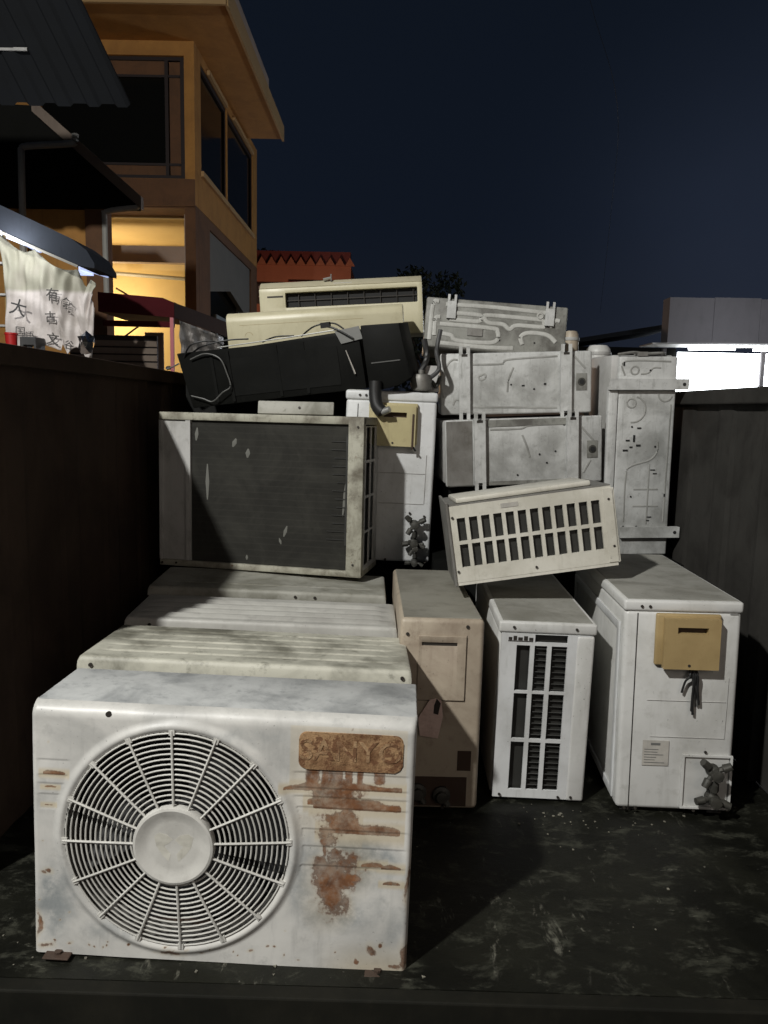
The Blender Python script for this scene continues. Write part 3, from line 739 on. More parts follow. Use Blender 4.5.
# ------------------------------------------------------------------ units on their backs, undersides outward
def rail(parent, x, z0, z1, wd=.045, y=-.022, m='underside'):
    """mounting foot: folded channel with a slotted end"""
    bm = bmesh.new()
    bx(bm, x-wd/2, x+wd/2, y, y+.003, z0+.02, z1-.02)
    for s_ in (-1, 1): bx(bm, x+s_*(wd/2-.0015)-.0015, x+s_*(wd/2-.0015)+.0015, y+.0035, .004, z0+.01, z1-.01)
    for zz, sg in ((z1-.0195, 1), (z0+.0195, -1)):          # forked end
        a, b_ = sorted((zz, zz+sg*.034))
        bx(bm, x-wd/2, x-.008, y, y+.003, a, b_); bx(bm, x+.008, x+wd/2, y, y+.003, a, b_)
    o = obj('mounting_foot', bm, M[m], parent)
    bm = bmesh.new(); bx(bm, x-.012, x+.012, y-.0008, y-.0002, z1-.028, z1-.018); obj('bolt_slot', bm, M['screw'], o)
    return o
def embossed(parent, lines, m, r=.004, name='pressed_bead'):
    bm = bmesh.new()
    for ln in lines: tube(bm, smooth_path([(x, 0, z) for x, z in ln], 5), r, 8, True, 1.0)
    for v_ in bm.verts: v_.co.y = .0005+v_.co.y*.45
    return obj(name, bm, M[m], parent, True)
def holes(parent, pts, r=.004):
    for x, z, *k in pts:
        bm = bmesh.new()
        if k: bx(bm, x-k[0], x+k[0], -.0012, .001, z-k[1], z+k[1])
        else: lathe(bm, [(r, -.0012), (r, .001)], (x, 0, z), 'y', 10)
        obj('hole', bm, M['dark'], parent)
def underside(loc, rot, dims, label, mp, mb, rails, over=(.02, .02), drain=True):
    t = thing('outdoor_unit', label, 'air conditioner', loc, rot, 'discarded outdoor units')
    w, d, h = dims
    bm = B(-w/2, w/2, .001, .030, 0, h); bevel(bm, .008, 3); bp = obj('base_pan', bm, M[mp], t, True)
    bm = B(-w/2+.006, w/2-.006, .031, d, .004, h-.004); bevel(bm, .01, 2); obj('cabinet', bm, M[mb], t, True)
    for x in rails: rail(t, x, -over[0], h+over[1], m=mp)
    if drain:
        bm = bmesh.new(); lathe(bm, [(.017, -.001), (.014, -.004), (.010, -.004), (.009, .0)], (w/2-.042, 0, h*.5), 'y', 20)
        obj('drain_hole', bm, M['corroded'], bp, True)
        bm = B(w/2-.064, w/2-.020, -.0015, .0012, h*.5-.035, h*.5+.035); bevel(bm, .0005, 1); obj('drain_boss', bm, M['underside_dirty'], bp)
        bm = bmesh.new(); lathe(bm, [(.010, -.0055), (.010, -.004)], (w/2-.042, 0, h*.5), 'y', 16); obj('drain_mouth', bm, M['dark'], bp)
    return t, bp
t, bp = underside((.507, 3.228, 1.159), (-.006, -.041, -.018), (.624, .40, .252), 'unit on its back with clean pale base and two feet, second in the middle stack', 'underside', 'side', (-.213, .203), (.012, .012))
embossed(bp, [[(-.30, .07), (-.31, .14), (-.285, .20), (-.262, .225), (-.24, .225)], [(-.18, .205), (-.06, .205), (-.03, .222), (.17, .232)], [(-.01, .19), (-.03, .14), (-.035, .09)], [(-.155, .155), (-.13, .165), (-.125, .15), (-.145, .14), (-.155, .155)], [(-.18, .03), (.17, .022)], [(.235, .235), (.285, .18)], [(-.26, .04), (-.25, .06), (-.235, .06)]], 'bead2', .0042)
holes(bp, [(.03, .115, .006, .003), (.075, .10), (.12, .12, .005, .004), (-.02, .12)], .004)
t, bp = underside((.535, 3.091, .877), (.011, -.054, .087), (.637, .45, .267), 'unit on its back with dirt rimmed base, directly above the slotted casing', 'underside', 'side', (-.185, .19), (.004, .015))
M['grimy2'] = M['underside_dirty']
obj('scum_band', B(-.15, .17, -.0015, .0006, .236, .263), M['underside_dirty'], bp); obj('scum_band', B(-.155, .175, -.0015, .0006, .003, .018), M['underside_dirty'], bp)
obj('dark_end', bx(bmesh.new(), -.316, -.212, -.0015, .0006, .006, .262), M['galv'], bp)  # darker thin plate over the left end of the base
embossed(bp, [[(-.14, .225), (-.02, .225), (.02, .236), (.16, .240)], [(-.01, .20), (.01, .15), (.02, .11)], [(.23, .225), (.28, .17)], [(.24, .04), (.27, .09)]], 'bead2', .0042)
holes(bp, [(.06, .12), (.125, .13), (.09, .085), (-.03, .04), (.16, .235)], .004)
t, bp = underside((.421, 3.356, 1.420), (-.102, .056, -.001), (.606, .30, .212), 'grimy unit with winding pressed channels, topmost of the middle stack', 'underside_dirty', 'galv', (), drain=False)
M['bead'] = weathered('pale_pressed_bead', (.48, .48, .45), (.25, .245, .22), .6, .6, .05, 2.2, .5)
embossed(bp, [[(-.22, .185), (.0, .187), (.22, .180)], [(-.20, .150), (-.08, .150), (-.065, .138), (-.08, .122), (-.20, .122)],
 [(.20, .150), (-.03, .152), (-.05, .140), (-.03, .120), (.03, .118), (.06, .100), (.09, .118), (.20, .120), (.205, .135), (.20, .150)],
 [(-.24, .100), (-.02, .098), (.01, .085), (.01, .05), (-.03, .035), (-.16, .035), (-.19, .055), (-.24, .06)],
 [(.12, .04), (.11, .07), (.14, .090), (.22, .088), (.26, .06)], [(-.28, .03), (-.275, .18), (-.25, .195)], [(.23, .12), (.25, .15), (.27, .15)], [(-.24, .02), (-.05, .015), (.08, .02)], [(-.26, .05), (-.26, .12), (-.24, .13)]], 'bead', .0095)
for x in (-.195, .225):
    bm = bmesh.new(); bx(bm, x-.019, x+.019, -.012, -.009, .125, .198); bx(bm, x-.019, x-.009, -.012, -.009, .1985, .226); bx(bm, x+.009, x+.019, -.012, -.009, .1985, .226)
    bx(bm, x-.019, x-.016, -.0088, .003, .125, .198); bx(bm, x+.016, x+.019, -.0088, .003, .125, .198)
    obj('mounting_foot', bm, M['underside'], t)
bm = bmesh.new(); bx(bm, -.12, -.055, -.004, .0005, .060, .092); obj('bracket', bm, M['galv'], bp)
holes(bp, [(-.10, .078), (-.075, .078), (.02, .05), (-.19, .05), (.17, .05)], .004)
bm = bmesh.new(); lathe(bm, [(.016, -.003), (.013, -.007), (.009, -.007), (.007, 0)], (.185, 0, .165), 'y', 16); obj('drain_hole', bm, M['bead'], bp, True)
# upright on end, base outward
t = thing('outdoor_unit', 'tall unit stood on end, pale base outward, against the right board', 'air conditioner', (1.019, 3.153, .588), (.025, -.021, .056), 'discarded outdoor units')
w, d, h = .257, .30, .820
bm = B(-w/2+.02, w/2, .001, .030, 0, h-.01); bevel(bm, .008, 3); bp = obj('base_pan', bm, M['underside'], t, True)
bm = B(-w/2-.004, w/2-.006, .031, d, .004, h-.004); bevel(bm, .01, 2); obj('cabinet', bm, M['side'], t, True)
bm = B(-w/2-.018, -w/2+.019, -.004, .03, .0, h-.13); bevel(bm, .004, 2); obj('edge_flange', bm, M['underside'], t, True)
for z, x0, x1 in ((.700, -.152, .172), (.098, -.078, .170)):
    bm = bmesh.new(); bx(bm, x0, x1, -.018, -.015, z-.022, z+.022)
    for s_ in (-1, 1): bx(bm, x0+.002, x1-.002, -.0145, .003, z+s_*.0205-.0015, z+s_*.0205+.0015)
    f_ = obj('mounting_foot', bm, M['underside'], t)
    bm = bmesh.new(); lathe(bm, [(.007, -.0195), (.007, -.0185)], ((x1-.02), 0, z), 'y', 10); obj('bolt_hole', bm, M['dark'], f_)
circ = lambda cx, cz, r, a0, a1, n=12: [(cx+r*math.cos(a0+(a1-a0)*k/n), cz+r*math.sin(a0+(a1-a0)*k/n)) for k in range(n+1)]
embossed(bp, [circ(-.045, .755, .016, 0, 6.28), [(-.02, .74), (.01, .745), (.03, .765), (.06, .765)], [(-.085, .735), (-.085, .79), (.10, .79)],
 circ(-.052, .625, .018, 0, 6.28), circ(-.045, .60, .052, -1.7, 1.3), circ(.085, .66, .028, 3.0, 6.0), [(.065, .47), (.065, .43), (.035, .395), (-.04, .37), (-.06, .33), (-.06, .14)],
 [(.035, .38), (.035, .13)], [(-.025, .275), (.075, .275)], [(-.025, .205), (.08, .205)], [(.11, .62), (.105, .14)]], 'bead2', .0036)
holes(bp, [(-.045, .530), (-.015, .525, .008, .003), (-.060, .475, .008, .003), (-.034, .483, .004, .014), (-.015, .455, .009, .004), (-.045, .448, .006, .003), (-.068, .435, .010, .0035), (.055, .450), (.018, .755), (-.035, .245), (-.06, .12), (-.005, .12), (.05, .355, .010, .002), (.06, .34, .008, .002), (.045, .16, .010, .002), (.04, .145, .007, .002), (-.09, .78, .003, .008), (.105, .25, .003, .006)], .004)
bm = bmesh.new(); tube(bm, smooth_path([(-.11, .02, .818), (-.05, .01, .826), (.0, .03, .822), (.07, .02, .824), (.09, .05, .82)], 4), .006, 6)
bx(bm, -.035, .005, .0, .05, .811, .828); obj('bent_tab', bm, M['galv'], t)
# small tanks between the stacks
for (x, y, r, z1, mm, lab) in ((.930, 3.60, .056, 1.475, 'white', 'pale round topped gas bottle, the wider of two standing behind the middle stack'), (.842, 3.78, .037, 1.555, 'beige', 'slim beige gas bottle behind the top of the middle stack')):
    t = thing('gas_bottle', lab, 'gas bottle', (x, y, .575))
    H = z1-.575; bm = bmesh.new(); lathe(bm, [(r*.9, 0), (r, .01), (r, H-.035), (r*.93, H-.015), (r*.7, H)], n=28); obj('tank', bm, M[mm], t, True)
    bm = bmesh.new(); lathe(bm, [(r+.002, H-.045), (r+.003, H-.04), (r+.002, H-.03)], n=28); obj('collar', bm, M['side'], t, True)

# ------------------------------------------------------------------ indoor units on top of the pile
def indoor(loc, rot, w, hgt, dep, label, m, vent=None):
    t = thing('indoor_unit', label, 'air conditioner', loc, rot, 'indoor units on top of the pile')
    prof = [(0, .02), (0, hgt-.035), (.008, hgt-.014), (.030, hgt), (dep, hgt), (dep, 0), (.03, 0), (.008, .006)]
    bm = bmesh.new()
    a = [bm.verts.new((-w/2, y, z)) for y, z in prof]; b = [bm.verts.new((w/2, y, z)) for y, z in prof]
    bm.faces.new(a); bm.faces.new(b[::-1])
    for i in range(len(prof)):
        j = (i+1) % len(prof); bm.faces.new((a[i], b[i], b[j], a[j]))
    bmesh.ops.recalc_face_normals(bm, faces=bm.faces)
    bevel(bm, .006, 2)
    return t, obj('casing', bm, M[m], t, True)
# top one: slanted panel with a long dark outlet
t = thing('indoor_unit', 'cream indoor unit with a long dark air outlet, highest thing on the pile', 'air conditioner', (-.255, 3.763, 1.506), (0, -.065, -.016), 'indoor units on top of the pile')
t.scale = (1.09,)*3
w = .715; hh = .252
z0, z1 = .135, .198        # outlet
bm = grid_panel(bmesh.new(), [-w/2, -w/2+.115, w/2-.022, w/2], [.0, z0, z1, z1+.022], lambda i, j: i == 1 and j == 1, .0, .03)
casing = obj('face', bevel(bm, .004, 2), M['cream'], t, True)
bm = bmesh.new(); a = [(.0, z1+.0225), (.05, hh), (.19, hh), (.19, 0), (.031, .0), (.031, z1+.0225)]
va = [bm.verts.new((-w/2+.07*0, y, z)) for y, z in a]; vb = [bm.verts.new((w/2, y, z)) for y, z in a]
bm.faces.new(va); bm.faces.new(vb[::-1])
for i in range(6): bm.faces.new((va[i], vb[i], vb[(i+1) % 6], va[(i+1) % 6]))
bmesh.ops.recalc_face_normals(bm, faces=bm.faces); bevel(bm, .005, 2)
obj('back_shell', bm, M['cream2'], t, True)
obj('outlet_cavity', B(-w/2+.10, w/2-.01, .0265, .0285, z0-.0, z1+.0), M['dark'], casing)
bm = bmesh.new(); bx(bm, -w/2+.117, w/2-.024, .018, .021, z0+.030, z0+.033)
for k in range(8): bx(bm, -w/2+.17+k*.072, -w/2+.1725+k*.072, .016, .026, z0+.002, z1-.002)
obj('outlet_vanes', bm, M['screw'], casing)
obj('indicator_window', B(-w/2+.035, -w/2+.105, -.0012, .001, z1-.018, z1-.011), M['screw'], casing)
bm = B(-.03, .05, .018, .022, z1+.031, z1+.036); obj('worn_badge', bm, M['side'], casing, mtx=None)
bm = bmesh.new(); tube(bm, [(-.04, .03, hh-.01), (-.04, .03, hh+.022)], .003, 6); tube(bm, [(-.075, .03, hh), (-.04, .03, hh+.006)], .006, 6); obj('clip', bm, M['silver'], t)
t, c = indoor((-.351, 3.548, 1.336), (.102, -.073, -.031), .80, .270, .150, 'cream indoor unit with a plain front, between the top unit and the black chassis', 'cream')
seam(c, [(-.34, .215), (.22, .216)], 'mustard', .0012, 'panel_gap')
seam(c, circ(-.30, .165, .018, .2, 3.0), 'mustard', .0012, 'press_mark')
# black chassis
t = thing('indoor_unit_chassis', 'long black indoor unit back plate with loose wires, sloping across the coil unit', 'air conditioner', (-.416, 3.203, 1.205), (.126, -.116, -.233))
t.scale = (1.07,)*3
w, d, h = .920, .17, .224
bm = bmesh.new(); prism(bm, [(-w/2, h-.005), (-w/2+.30, h-.012), (w/2-.18, h), (w/2-.17, h-.02), (w/2-.165, .005), (-w/2+.03, .0)], 0, d); bevel(bm, .004, 2)
ch = obj('chassis', bm, M['black'], t, True)
bm = bmesh.new()
for x, q in ((-w/2+.14, .004), (-w/2+.21, .006), (-.05, .004), (.06, .003)): bx(bm, x, x+.012, -q, -.0005, .01, h-.02)
bx(bm, -w/2+.22, w/2-.26, -.0025, -.0005, .03, h-.05); obj('moulded_ribs', bm, M['black'], ch)
bm = bmesh.new(); prism(bm, [(w/2-.155, h+.012), (w/2-.01, h+.004), (w/2+.012, .03), (w/2-.03, .008), (w/2-.15, -.012)], -.02, d-.02); bevel(bm, .004, 2)
ec = obj('end_box', bm, M['black'], t, True)
bm = bmesh.new(); bx(bm, w/2-.13, w/2-.02, -.023, -.0205, .095, .099); obj('strap', bm, M['cable'], ec)
bm = bmesh.new(); tube(bm, [(-.28, -.004, h-.002), (.0, -.004, h+.002), (.22, -.004, h+.008)], .0025, 6); obj('silver_strip', bm, M['silver'], ch)
bm = bmesh.new(); prism(bm, [(w/2-.26, h+.004), (w/2-.165, h+.012), (w/2-.155, h-.035), (w/2-.24, h-.045)], -.006, -.003); obj('bare_metal_tab', bm, M['silver'], ch)
bm = bmesh.new(); bx(bm, w/2-.31, w/2-.275, -.01, .01, h+.02, h+.04); tube(bm, smooth_path([(w/2-.29, 0, h+.025), (w/2-.25, -.01, h+.01), (w/2-.19, -.012, h-.03)]), .004, 6); obj('plug', bm, M['rubber'], ch)
bm = bmesh.new(); tube(bm, [(w/2-.225, -.008, h-.07), (w/2-.20, -.008, h-.16)], [.002, .004], 6); obj('metal_sliver', bm, M['silver'], ch)
bm = bmesh.new()
tube(bm, smooth_path([(-.40, -.01, .19), (-.33, -.015, .205), (-.27, -.02, .18), (-.25, -.02, .12), (-.245, -.02, .07), (-.28, -.025, .05), (-.33, -.02, .02), (-.37, -.02, .035), (-.42, -.015, .05)]), .0026, 6)
obj('wire_loop', bm, M['cable'], ch, True)
bm = bmesh.new()
for pts in ([(-.43, 0, .20), (-.38, -.02, .245), (-.30, 0, .25), (-.26, .02, .22)], [(-.41, .02, .21), (-.34, .0, .235), (-.24, .01, .245), (-.16, .03, .24)], [(.06, .02, .225), (.12, .01, .255), (.19, .02, .258), (.23, .02, .232)], [(-.1, .02, .222), (-.04, .01, .235), (.03, .02, .23)], [(-.46, .01, .18), (-.50, -.01, .165), (-.51, -.01, .17)]):
    tube(bm, smooth_path(pts), .0033, 6)
lathe(bm, [(.001, -.01), (.008, -.006), (.008, .006), (.001, .01)], (-.505, 0, .168), 'x', 8)
obj('loose_wires', bm, M['rubber'], ch, True)
bm = bmesh.new(); tube(bm, smooth_path([(w/2-.12, -.03, .03), (w/2-.125, -.04, -.02), (w/2-.12, -.05, -.06), (w/2-.10, -.055, -.085)]), [.024]*18+[.020], 12)
dh = obj('drain_hose', bm, M['rubber'], t, True)
bm = bmesh.new(); tube(bm, [(w/2-.10, -.062, -.082), (w/2-.07, -.068, -.074)], [.014, .012], 12); obj('hose_end', bm, M['silver'], dh, True)
# odd scraps between black chassis and stack
t = thing('fan_motor', 'small dark grey motor on the white unit, right of the black chassis', 'motor', (.107, 3.15, 1.241))
bm = bmesh.new(); lathe(bm, [(.030, 0), (.040, .006), (.044, .05), (.036, .066), (.012, .070), (.012, .085)], n=24); obj('housing', bm, M['galv'], t, True)
bm = bmesh.new(); tube(bm, smooth_path([(.03, 0, .05), (.07, -.01, .09), (.06, .03, .16), (.075, .05, .25)]), .009, 8); obj('pipe', bm, M['darkgrey'], t, True)
bm = bmesh.new(); tube(bm, smooth_path([(-.01, .02, .07), (.02, .03, .13), (.01, .05, .21)]), .012, 8); obj('lead', bm, M['rubber'], t, True)
t = thing('pipe_bracket', 'bent pale bracket with black fittings left of the second stacked unit', 'bracket', (.150, 3.19, 1.241))
bm = bmesh.new(); bx(bm, -.025, .032, 0, .004, 0, .105); bx(bm, -.025, .032, .0042, .09, .101, .105); obj('plate', bm, M['side'], t)
bm = bmesh.new(); tube(bm, smooth_path([(-.03, -.01, .01), (.0, -.015, .04), (.02, -.01, .02), (.035, -.01, .065)]), .008, 8); obj('fitting', bm, M['corroded'], t, True)
# bottle debris near the floor
bm = bmesh.new(); rd = random.Random(5)
for _ in range(90):
    x, y = rd.uniform(-.9, 1.15), 1.45+rd.random()**1.5*1.2; r_ = rd.uniform(.001, .0045); a0 = rd.random()*6
    if rd.random() < .35: x, y = rd.gauss(.55, .12), rd.gauss(2.1, .05)
    k_ = rd.randint(3, 6); lo_ = [bm.verts.new((x+math.cos(a0+6.283*q/k_)*r_*rd.uniform(.6, 1.3), y+math.sin(a0+6.283*q/k_)*r_, -.003)) for q in range(k_)]
    up_ = [bm.verts.new(v_.co*1+Vector((0, 0, r_*.5))) for v_ in lo_]
    bm.faces.new(up_)
    for q in range(k_): bm.faces.new((lo_[q], lo_[(q+1) % k_], up_[(q+1) % k_], up_[q]))
M['grit'] = weathered('pale_grit', (.20, .19, .15), (.05, .045, .035), 1, .5, 0, 8, .9)
o = obj('floor_grit', bm, M['grit']); o['kind'] = 'stuff'

# ------------------------------------------------------------------ orange two-storey building
M['orange'] = weathered('ochre_orange_plaster', (.42, .205, .050), (.29, .135, .035), .7, .3, 0, .8, .85, .5)
M['brownp'] = weathered('brown_plaster', (.14, .065, .028), (.07, .035, .018), .6, .3, 0, .8, .85, .3)
M['yellow'] = weathered('pale_yellow_plaster', (.64, .49, .24), (.52, .38, .18), .4, .05, 0, .4, .85, .1)
M['pinkw'] = weathered('pinkish_plaster', (.42, .33, .27), (.30, .22, .17), .4, .1, 0, .5, .85, .1)
M['wframe'] = mat('dark_red_brown_frame', (.014, .006, .005), .7)
M['glass'] = mat('dark_window_glass', (.006, .006, .005), .12); M['glass'].node_tree.nodes['Principled BSDF'].inputs['Specular IOR Level'].default_value = .2
M['trim'] = weathered('ochre_trim', (.42, .27, .12), (.30, .18, .08), .3, .1, 0, .4, .8, .1)
M['arch'] = weathered('grey_lintel', (.15, .145, .13), (.1, .1, .09), .4, .1, 0, .4, .8, .1)
t = thing('townhouse', 'ochre two storey house with dark windows, wide eaves and a lit yellow porch, top left', 'house', (-4.6, 12, G))
T0 = Matrix.Translation((4.6, -12, -G))
def P(name, bm, m, parent=t, **k): return obj(name, bm, M[m], parent, mtx=T0, **k)
xl = -7.5
bm = grid_panel(bmesh.new(), [xl, -5.35, -3.2, -3.05], [4.13, 4.50, 6.22, 6.55], lambda i, j: i == 1 and j == 1, 12.0, 12.18)
w1 = P('upper_wall', bm, 'orange')
bm = bmesh.new()
bx(bm, xl, -3.052, 12.01, 12.5, 4.08, 4.128)
bx(bm, xl, -3.052, 11.97, 11.998, 4.10, 4.49)
P('floor_slab', bm, 'brownp')
wn = P('window', bx(bx(bx(bx(bmesh.new(), -5.35, -3.2, 12.05, 12.12, 6.17, 6.22), -5.35, -3.2, 12.05, 12.12, 4.50, 4.56), -3.27, -3.2, 12.05, 12.12, 4.56, 6.17), -3.50, -3.45, 12.045, 12.125, 4.56, 6.17), 'wframe')
bm = bmesh.new(); bx(bm, -5.35, -3.51, 12.08, 12.11, 5.96, 6.17); bx(bm, -3.44, -3.28, 12.08, 12.11, 4.57, 6.16); bx(bm, -5.35, -3.51, 12.08, 12.11, 4.56, 4.72); P('surround_band', bm, 'brownp', wn)
for z_ in (5.94, 4.70): P('glazing_bar', B(-5.35, -3.28, 12.06, 12.075, z_, z_+.035), 'wframe', wn)
P('pane', bx(bmesh.new(), -5.35, -3.51, 12.09, 12.10, 4.74, 5.94), 'glass', wn)
# side wall (plane x = -3.05) with long upper windows and a lower wide opening
RZ = Matrix.Translation((-3.05, 0, 0)) @ Matrix.Rotation(math.pi/2, 4, 'Z')
RZt = T0 @ RZ
ysd = [12.18, 12.45, 16.45, 17.2]
bm = grid_panel(bmesh.new(), [12.19, 12.38, 14.2, 14.28, 16.7, 17.2], [4.13, 4.72, 6.28, 6.55], lambda i, j: i in (1, 3) and j == 1, 0, .18)
obj('side_wall', bm, M['orange'], t, mtx=RZt)
for y0, y1 in ((12.38, 14.2), (14.28, 16.7)):
    wv_ = obj('window', grid_panel(bmesh.new(), [y0, y0+.07, y1-.07, y1], [4.72, 4.78, 6.20, 6.28], lambda i, j: i == 1 and j == 1, .02, .08), M['wframe'], t, mtx=RZt)
    obj('pane', B(y0+.07, y1-.07, .05, .06, 4.78, 6.20), M['glass'], wv_, mtx=RZt)
    obj('sill', B(y0-.05, y1, -.05, -.002, 4.63, 4.71), M['trim'], wv_, mtx=RZt)
    obj('lintel', B(y0+.4, y1-.1, -.05, -.002, 6.27, 6.34), M['trim'], wv_, mtx=RZt)
obj('lower_wall', bx(bx(bx(bmesh.new(), 12.19, 12.9, 0, .18, G, 4.12), 16.5, 17.2, 0, .18, G, 4.12), 12.9, 16.5, 0, .18, 3.97, 4.12), M['brownp'], t, mtx=RZt)
obj('lintel_panel', prism(bmesh.new(), [(12.9, 3.0), (14.6, 3.25), (16.5, 2.9), (16.5, 3.965), (12.9, 3.965)], .03, .12), M['arch'], t, mtx=RZt)
M['bluew'] = mat('pale_blue_frame', (.22, .26, .28), .6)
wv_ = obj('window', bx(bx(bx(bmesh.new(), 13.9, 14.0, .13, .16, 0, 2.75), 14.0, 15.8, .13, .16, 2.65, 2.75), 15.8, 16.1, .125, .17, 0, 3.3), M['bluew'], t, mtx=RZt)
obj('pane', B(12.9, 16.5, .165, .175, G, 3.6), M['glass'], wv_, mtx=RZt)
# porch
P('corner_pillar', B(-3.21, -3.052, 12.0, 12.19, G, 4.078), 'brownp')
P('porch_pillar', B(-4.66, -4.44, 12.0, 12.2, G, 4.078), 'brownp')
bm = bmesh.new(); bx(bm, -7.4, -3.3, 14.6, 14.75, G, 4.10); P('porch_wall', bm, 'yellow')
P('porch_side', B(-3.29, -3.232, 12.25, 12.88, G, 4.05), 'pinkw')
P('porch_ceiling', B(-7.4, -3.3, 12.51, 14.59, 4.04, 4.10), 'yellow')
bm = bmesh.new(); bx(bm, -7.0, -3.31, 13.0, 13.16, 3.46, 3.72); P('porch_beam', bm, 'pinkw')
P('porch_post', B(-3.46, -3.32, 13.0, 13.15, 1.2, 3.458), 'pinkw')
P('white_pipe', tube(bmesh.new(), [(-5.4, 14.3, 3.50), (-3.31, 14.3, 3.38)], .035, 8), 'pipe')
bm = bmesh.new(); tube(bm, [(-4.4, 12.6, 2.05), (-3.7, 12.6, 1.5)], .02, 6); tube(bm, [(-4.42, 12.4, 2.95), (-4.15, 12.4, 2.80)], .015, 6); P('stay_pole', bm, 'pipe')
# eaves
bm = bmesh.new(); bx(bm, xl, -2.35, 10.9, 16.1, 6.42, 6.62); P('eaves', bevel(bm, .02, 1), 'orange')
bm = bmesh.new(); bx(bm, xl, -2.33, 10.85, 10.898, 6.38, 6.66); bx(bm, -2.348, -2.31, 10.9, 16.1, 6.38, 6.66); P('fascia', bm, 'trim')
bm = bmesh.new(); bx(bm, -4.2, -2.6, 11.0, 16.0, 6.63, 7.5); P('parapet', bm, 'pinkw')
P('rear_wall', bx(bmesh.new(), xl, -3.25, 17.0, 17.2, G, 6.4), 'brownp')

# ------------------------------------------------------------------ neighbouring dark house with gable
M['darkroof'] = weathered('dark_roof_sheet', (.008, .008, .007), (.005, .005, .004), .5, .2, 0, .5, .8, spec=.05)
M['corr'] = weathered('dark_corrugated_sheet', (.015, .0165, .019), (.014, .015, .016), .6, .3, .03, .8, .7, .5, spec=.1)
M['barge'] = weathered('dull_brown_board', (.16, .12, .09), (.09, .065, .05), .5, .3, 0, 1, .7)
t = thing('shed_house', 'low dark house with a sloping gable board and a grey downpipe, left edge', 'house', (-4, 8, G))
T0 = Matrix.Translation((4, -8, -G))
P('gable', prism(bmesh.new(), [(-4.8, 4.1), (-3.62, 4.06), (-2.62, 3.17), (-2.62, 3.10), (-4.8, 3.10)], 8.02, 8.12), 'darkroof', t)
P('barge_board', prism(bmesh.new(), [(-3.62, 4.10), (-2.56, 3.20), (-2.56, 3.08), (-3.62, 3.98)], 7.94, 8.018), 'barge', t)
P('wall', B(-4.8, -3.17, 8.1, 8.25, G, 3.098), 'orange', t)
P('pillar', B(-3.168, -2.97, 8.05, 8.25, G, 3.098), 'brownp', t)
pm = 'pipe'
P('downpipe', tube(bmesh.new(), smooth_path([(-3.18, 7.9, 3.76), (-3.19, 7.9, 3.70), (-3.24, 7.9, 3.67), (-3.66, 7.9, 3.64), (-3.71, 7.9, 3.60), (-3.72, 7.9, 3.52), (-3.74, 7.9, 2.4)], 4), .035, 8), 'pipe', t)
P('gutter_pipe', tube(bmesh.new(), smooth_path([(-2.60, 8.0, 3.16), (-2.62, 8.0, 3.11), (-2.70, 8.0, 3.10), (-2.93, 8.0, 3.06), (-2.95, 8.0, 2.98), (-2.95, 8.0, 2.2)], 4), .028, 8), 'pipe', t)

# corrugated awning seen from below
t = thing('corrugated_awning', 'dark corrugated sheet awning reaching in from the top left corner', 'awning', (-3, 6, 3.3))
T0 = Matrix.Translation((3, -6, -3.3))
bm = bmesh.new(); n_ = 120; top, bot = [], []
for k in range(n_+1):
    q = k/n_; ph = (q*13) % 1; zz = .022*(1 if ph < .5 else 0)+.0*q
    bot.append(Vector((-4.8+2.80*q, 6, 3.33+zz))); top.append(Vector((-4.8+2.60*q, 5.35, 3.95+zz)))
for off in (0, .012):
    a = [bm.verts.new(v+Vector((0, off*.6, off))) for v in bot]; b = [bm.verts.new(v+Vector((0, off*.6, off))) for v in top]
    for k in range(n_): bm.faces.new((a[k], a[k+1], b[k+1], b[k]))
P('sheet', bm, 'corr', t)
P('batten', tube(bmesh.new(), [(-4.8, 5.72, 3.60), (-2.62, 5.72, 3.60)], .012, 6), 'side', t)
P('edge_strip', B(-4.8, -1.90, 5.25, 5.34, 3.95, 4.08), 'darkroof', t)

# stall with blue grey canopy, banner, clutter
M['canopy'] = weathered('slate_blue_canvas', (.030, .035, .045), (.02, .022, .028), .4, .1, 0, 1, .8, spec=.1)
t = thing('stall_canopy', 'slate blue canvas canopy with fluorescent tubes under its edge, left', 'canopy', (-2.9, 6, G))
T0 = Matrix.Translation((2.9, -6, -G))
bm = bmesh.new()
cp = [(-3.3, 2.74), (-3.0, 2.615), (-2.6, 2.44), (-2.35, 2.33), (-2.24, 2.25), (-2.185, 2.16)]
prism(bm, cp+[(-2.185, 2.125), (-2.30, 2.14), (-2.62, 2.27), (-3.0, 2.44), (-3.3, 2.56)], 5.7, 6.15); bmesh.ops.triangulate(bm, faces=bm.faces)
P('canvas', bm, 'canopy', t)
P('edge_tube', tube(bmesh.new(), [(-3.3, 5.69, 2.545), (-3.0, 5.69, 2.425), (-2.62, 5.69, 2.262), (-2.30, 5.69, 2.132)], .010, 6), 'pipe', t)
M['tube'] = mat('lit_fluorescent', (.8, .85, 1), .4, 0, (.72, .80, 1), 2.2)
M['tube2'] = mat('dim_fluorescent', (.8, .85, 1), .4, 0, (.50, .60, 1), .75)
for (a, b, mm) in (((-3.05, 6.0, 2.44), (-2.80, 6.0, 2.345), 'tube'), ((-2.95, 6.0, 2.41), (-2.70, 6.0, 2.30), 'tube2')):
    o = P('fluorescent_tube', tube(bmesh.new(), [a, b], .024, 8), mm, t)
P('fluorescent_tube', tube(bmesh.new(), [(-2.44, 6.1, 2.21), (-2.23, 6.1, 2.15)], .030, 8), 'tube2', t)
P('glowing_board', B(-2.47, -2.36, 6.12, 6.14, 2.14, 2.26), 'tube2', t)  # board given the dim tube's emission, so it glows by itself
P('post', tube(bmesh.new(), [(-2.955, 5.95, G), (-2.955, 5.95, 2.42)], .014, 8), 'mustard', t)
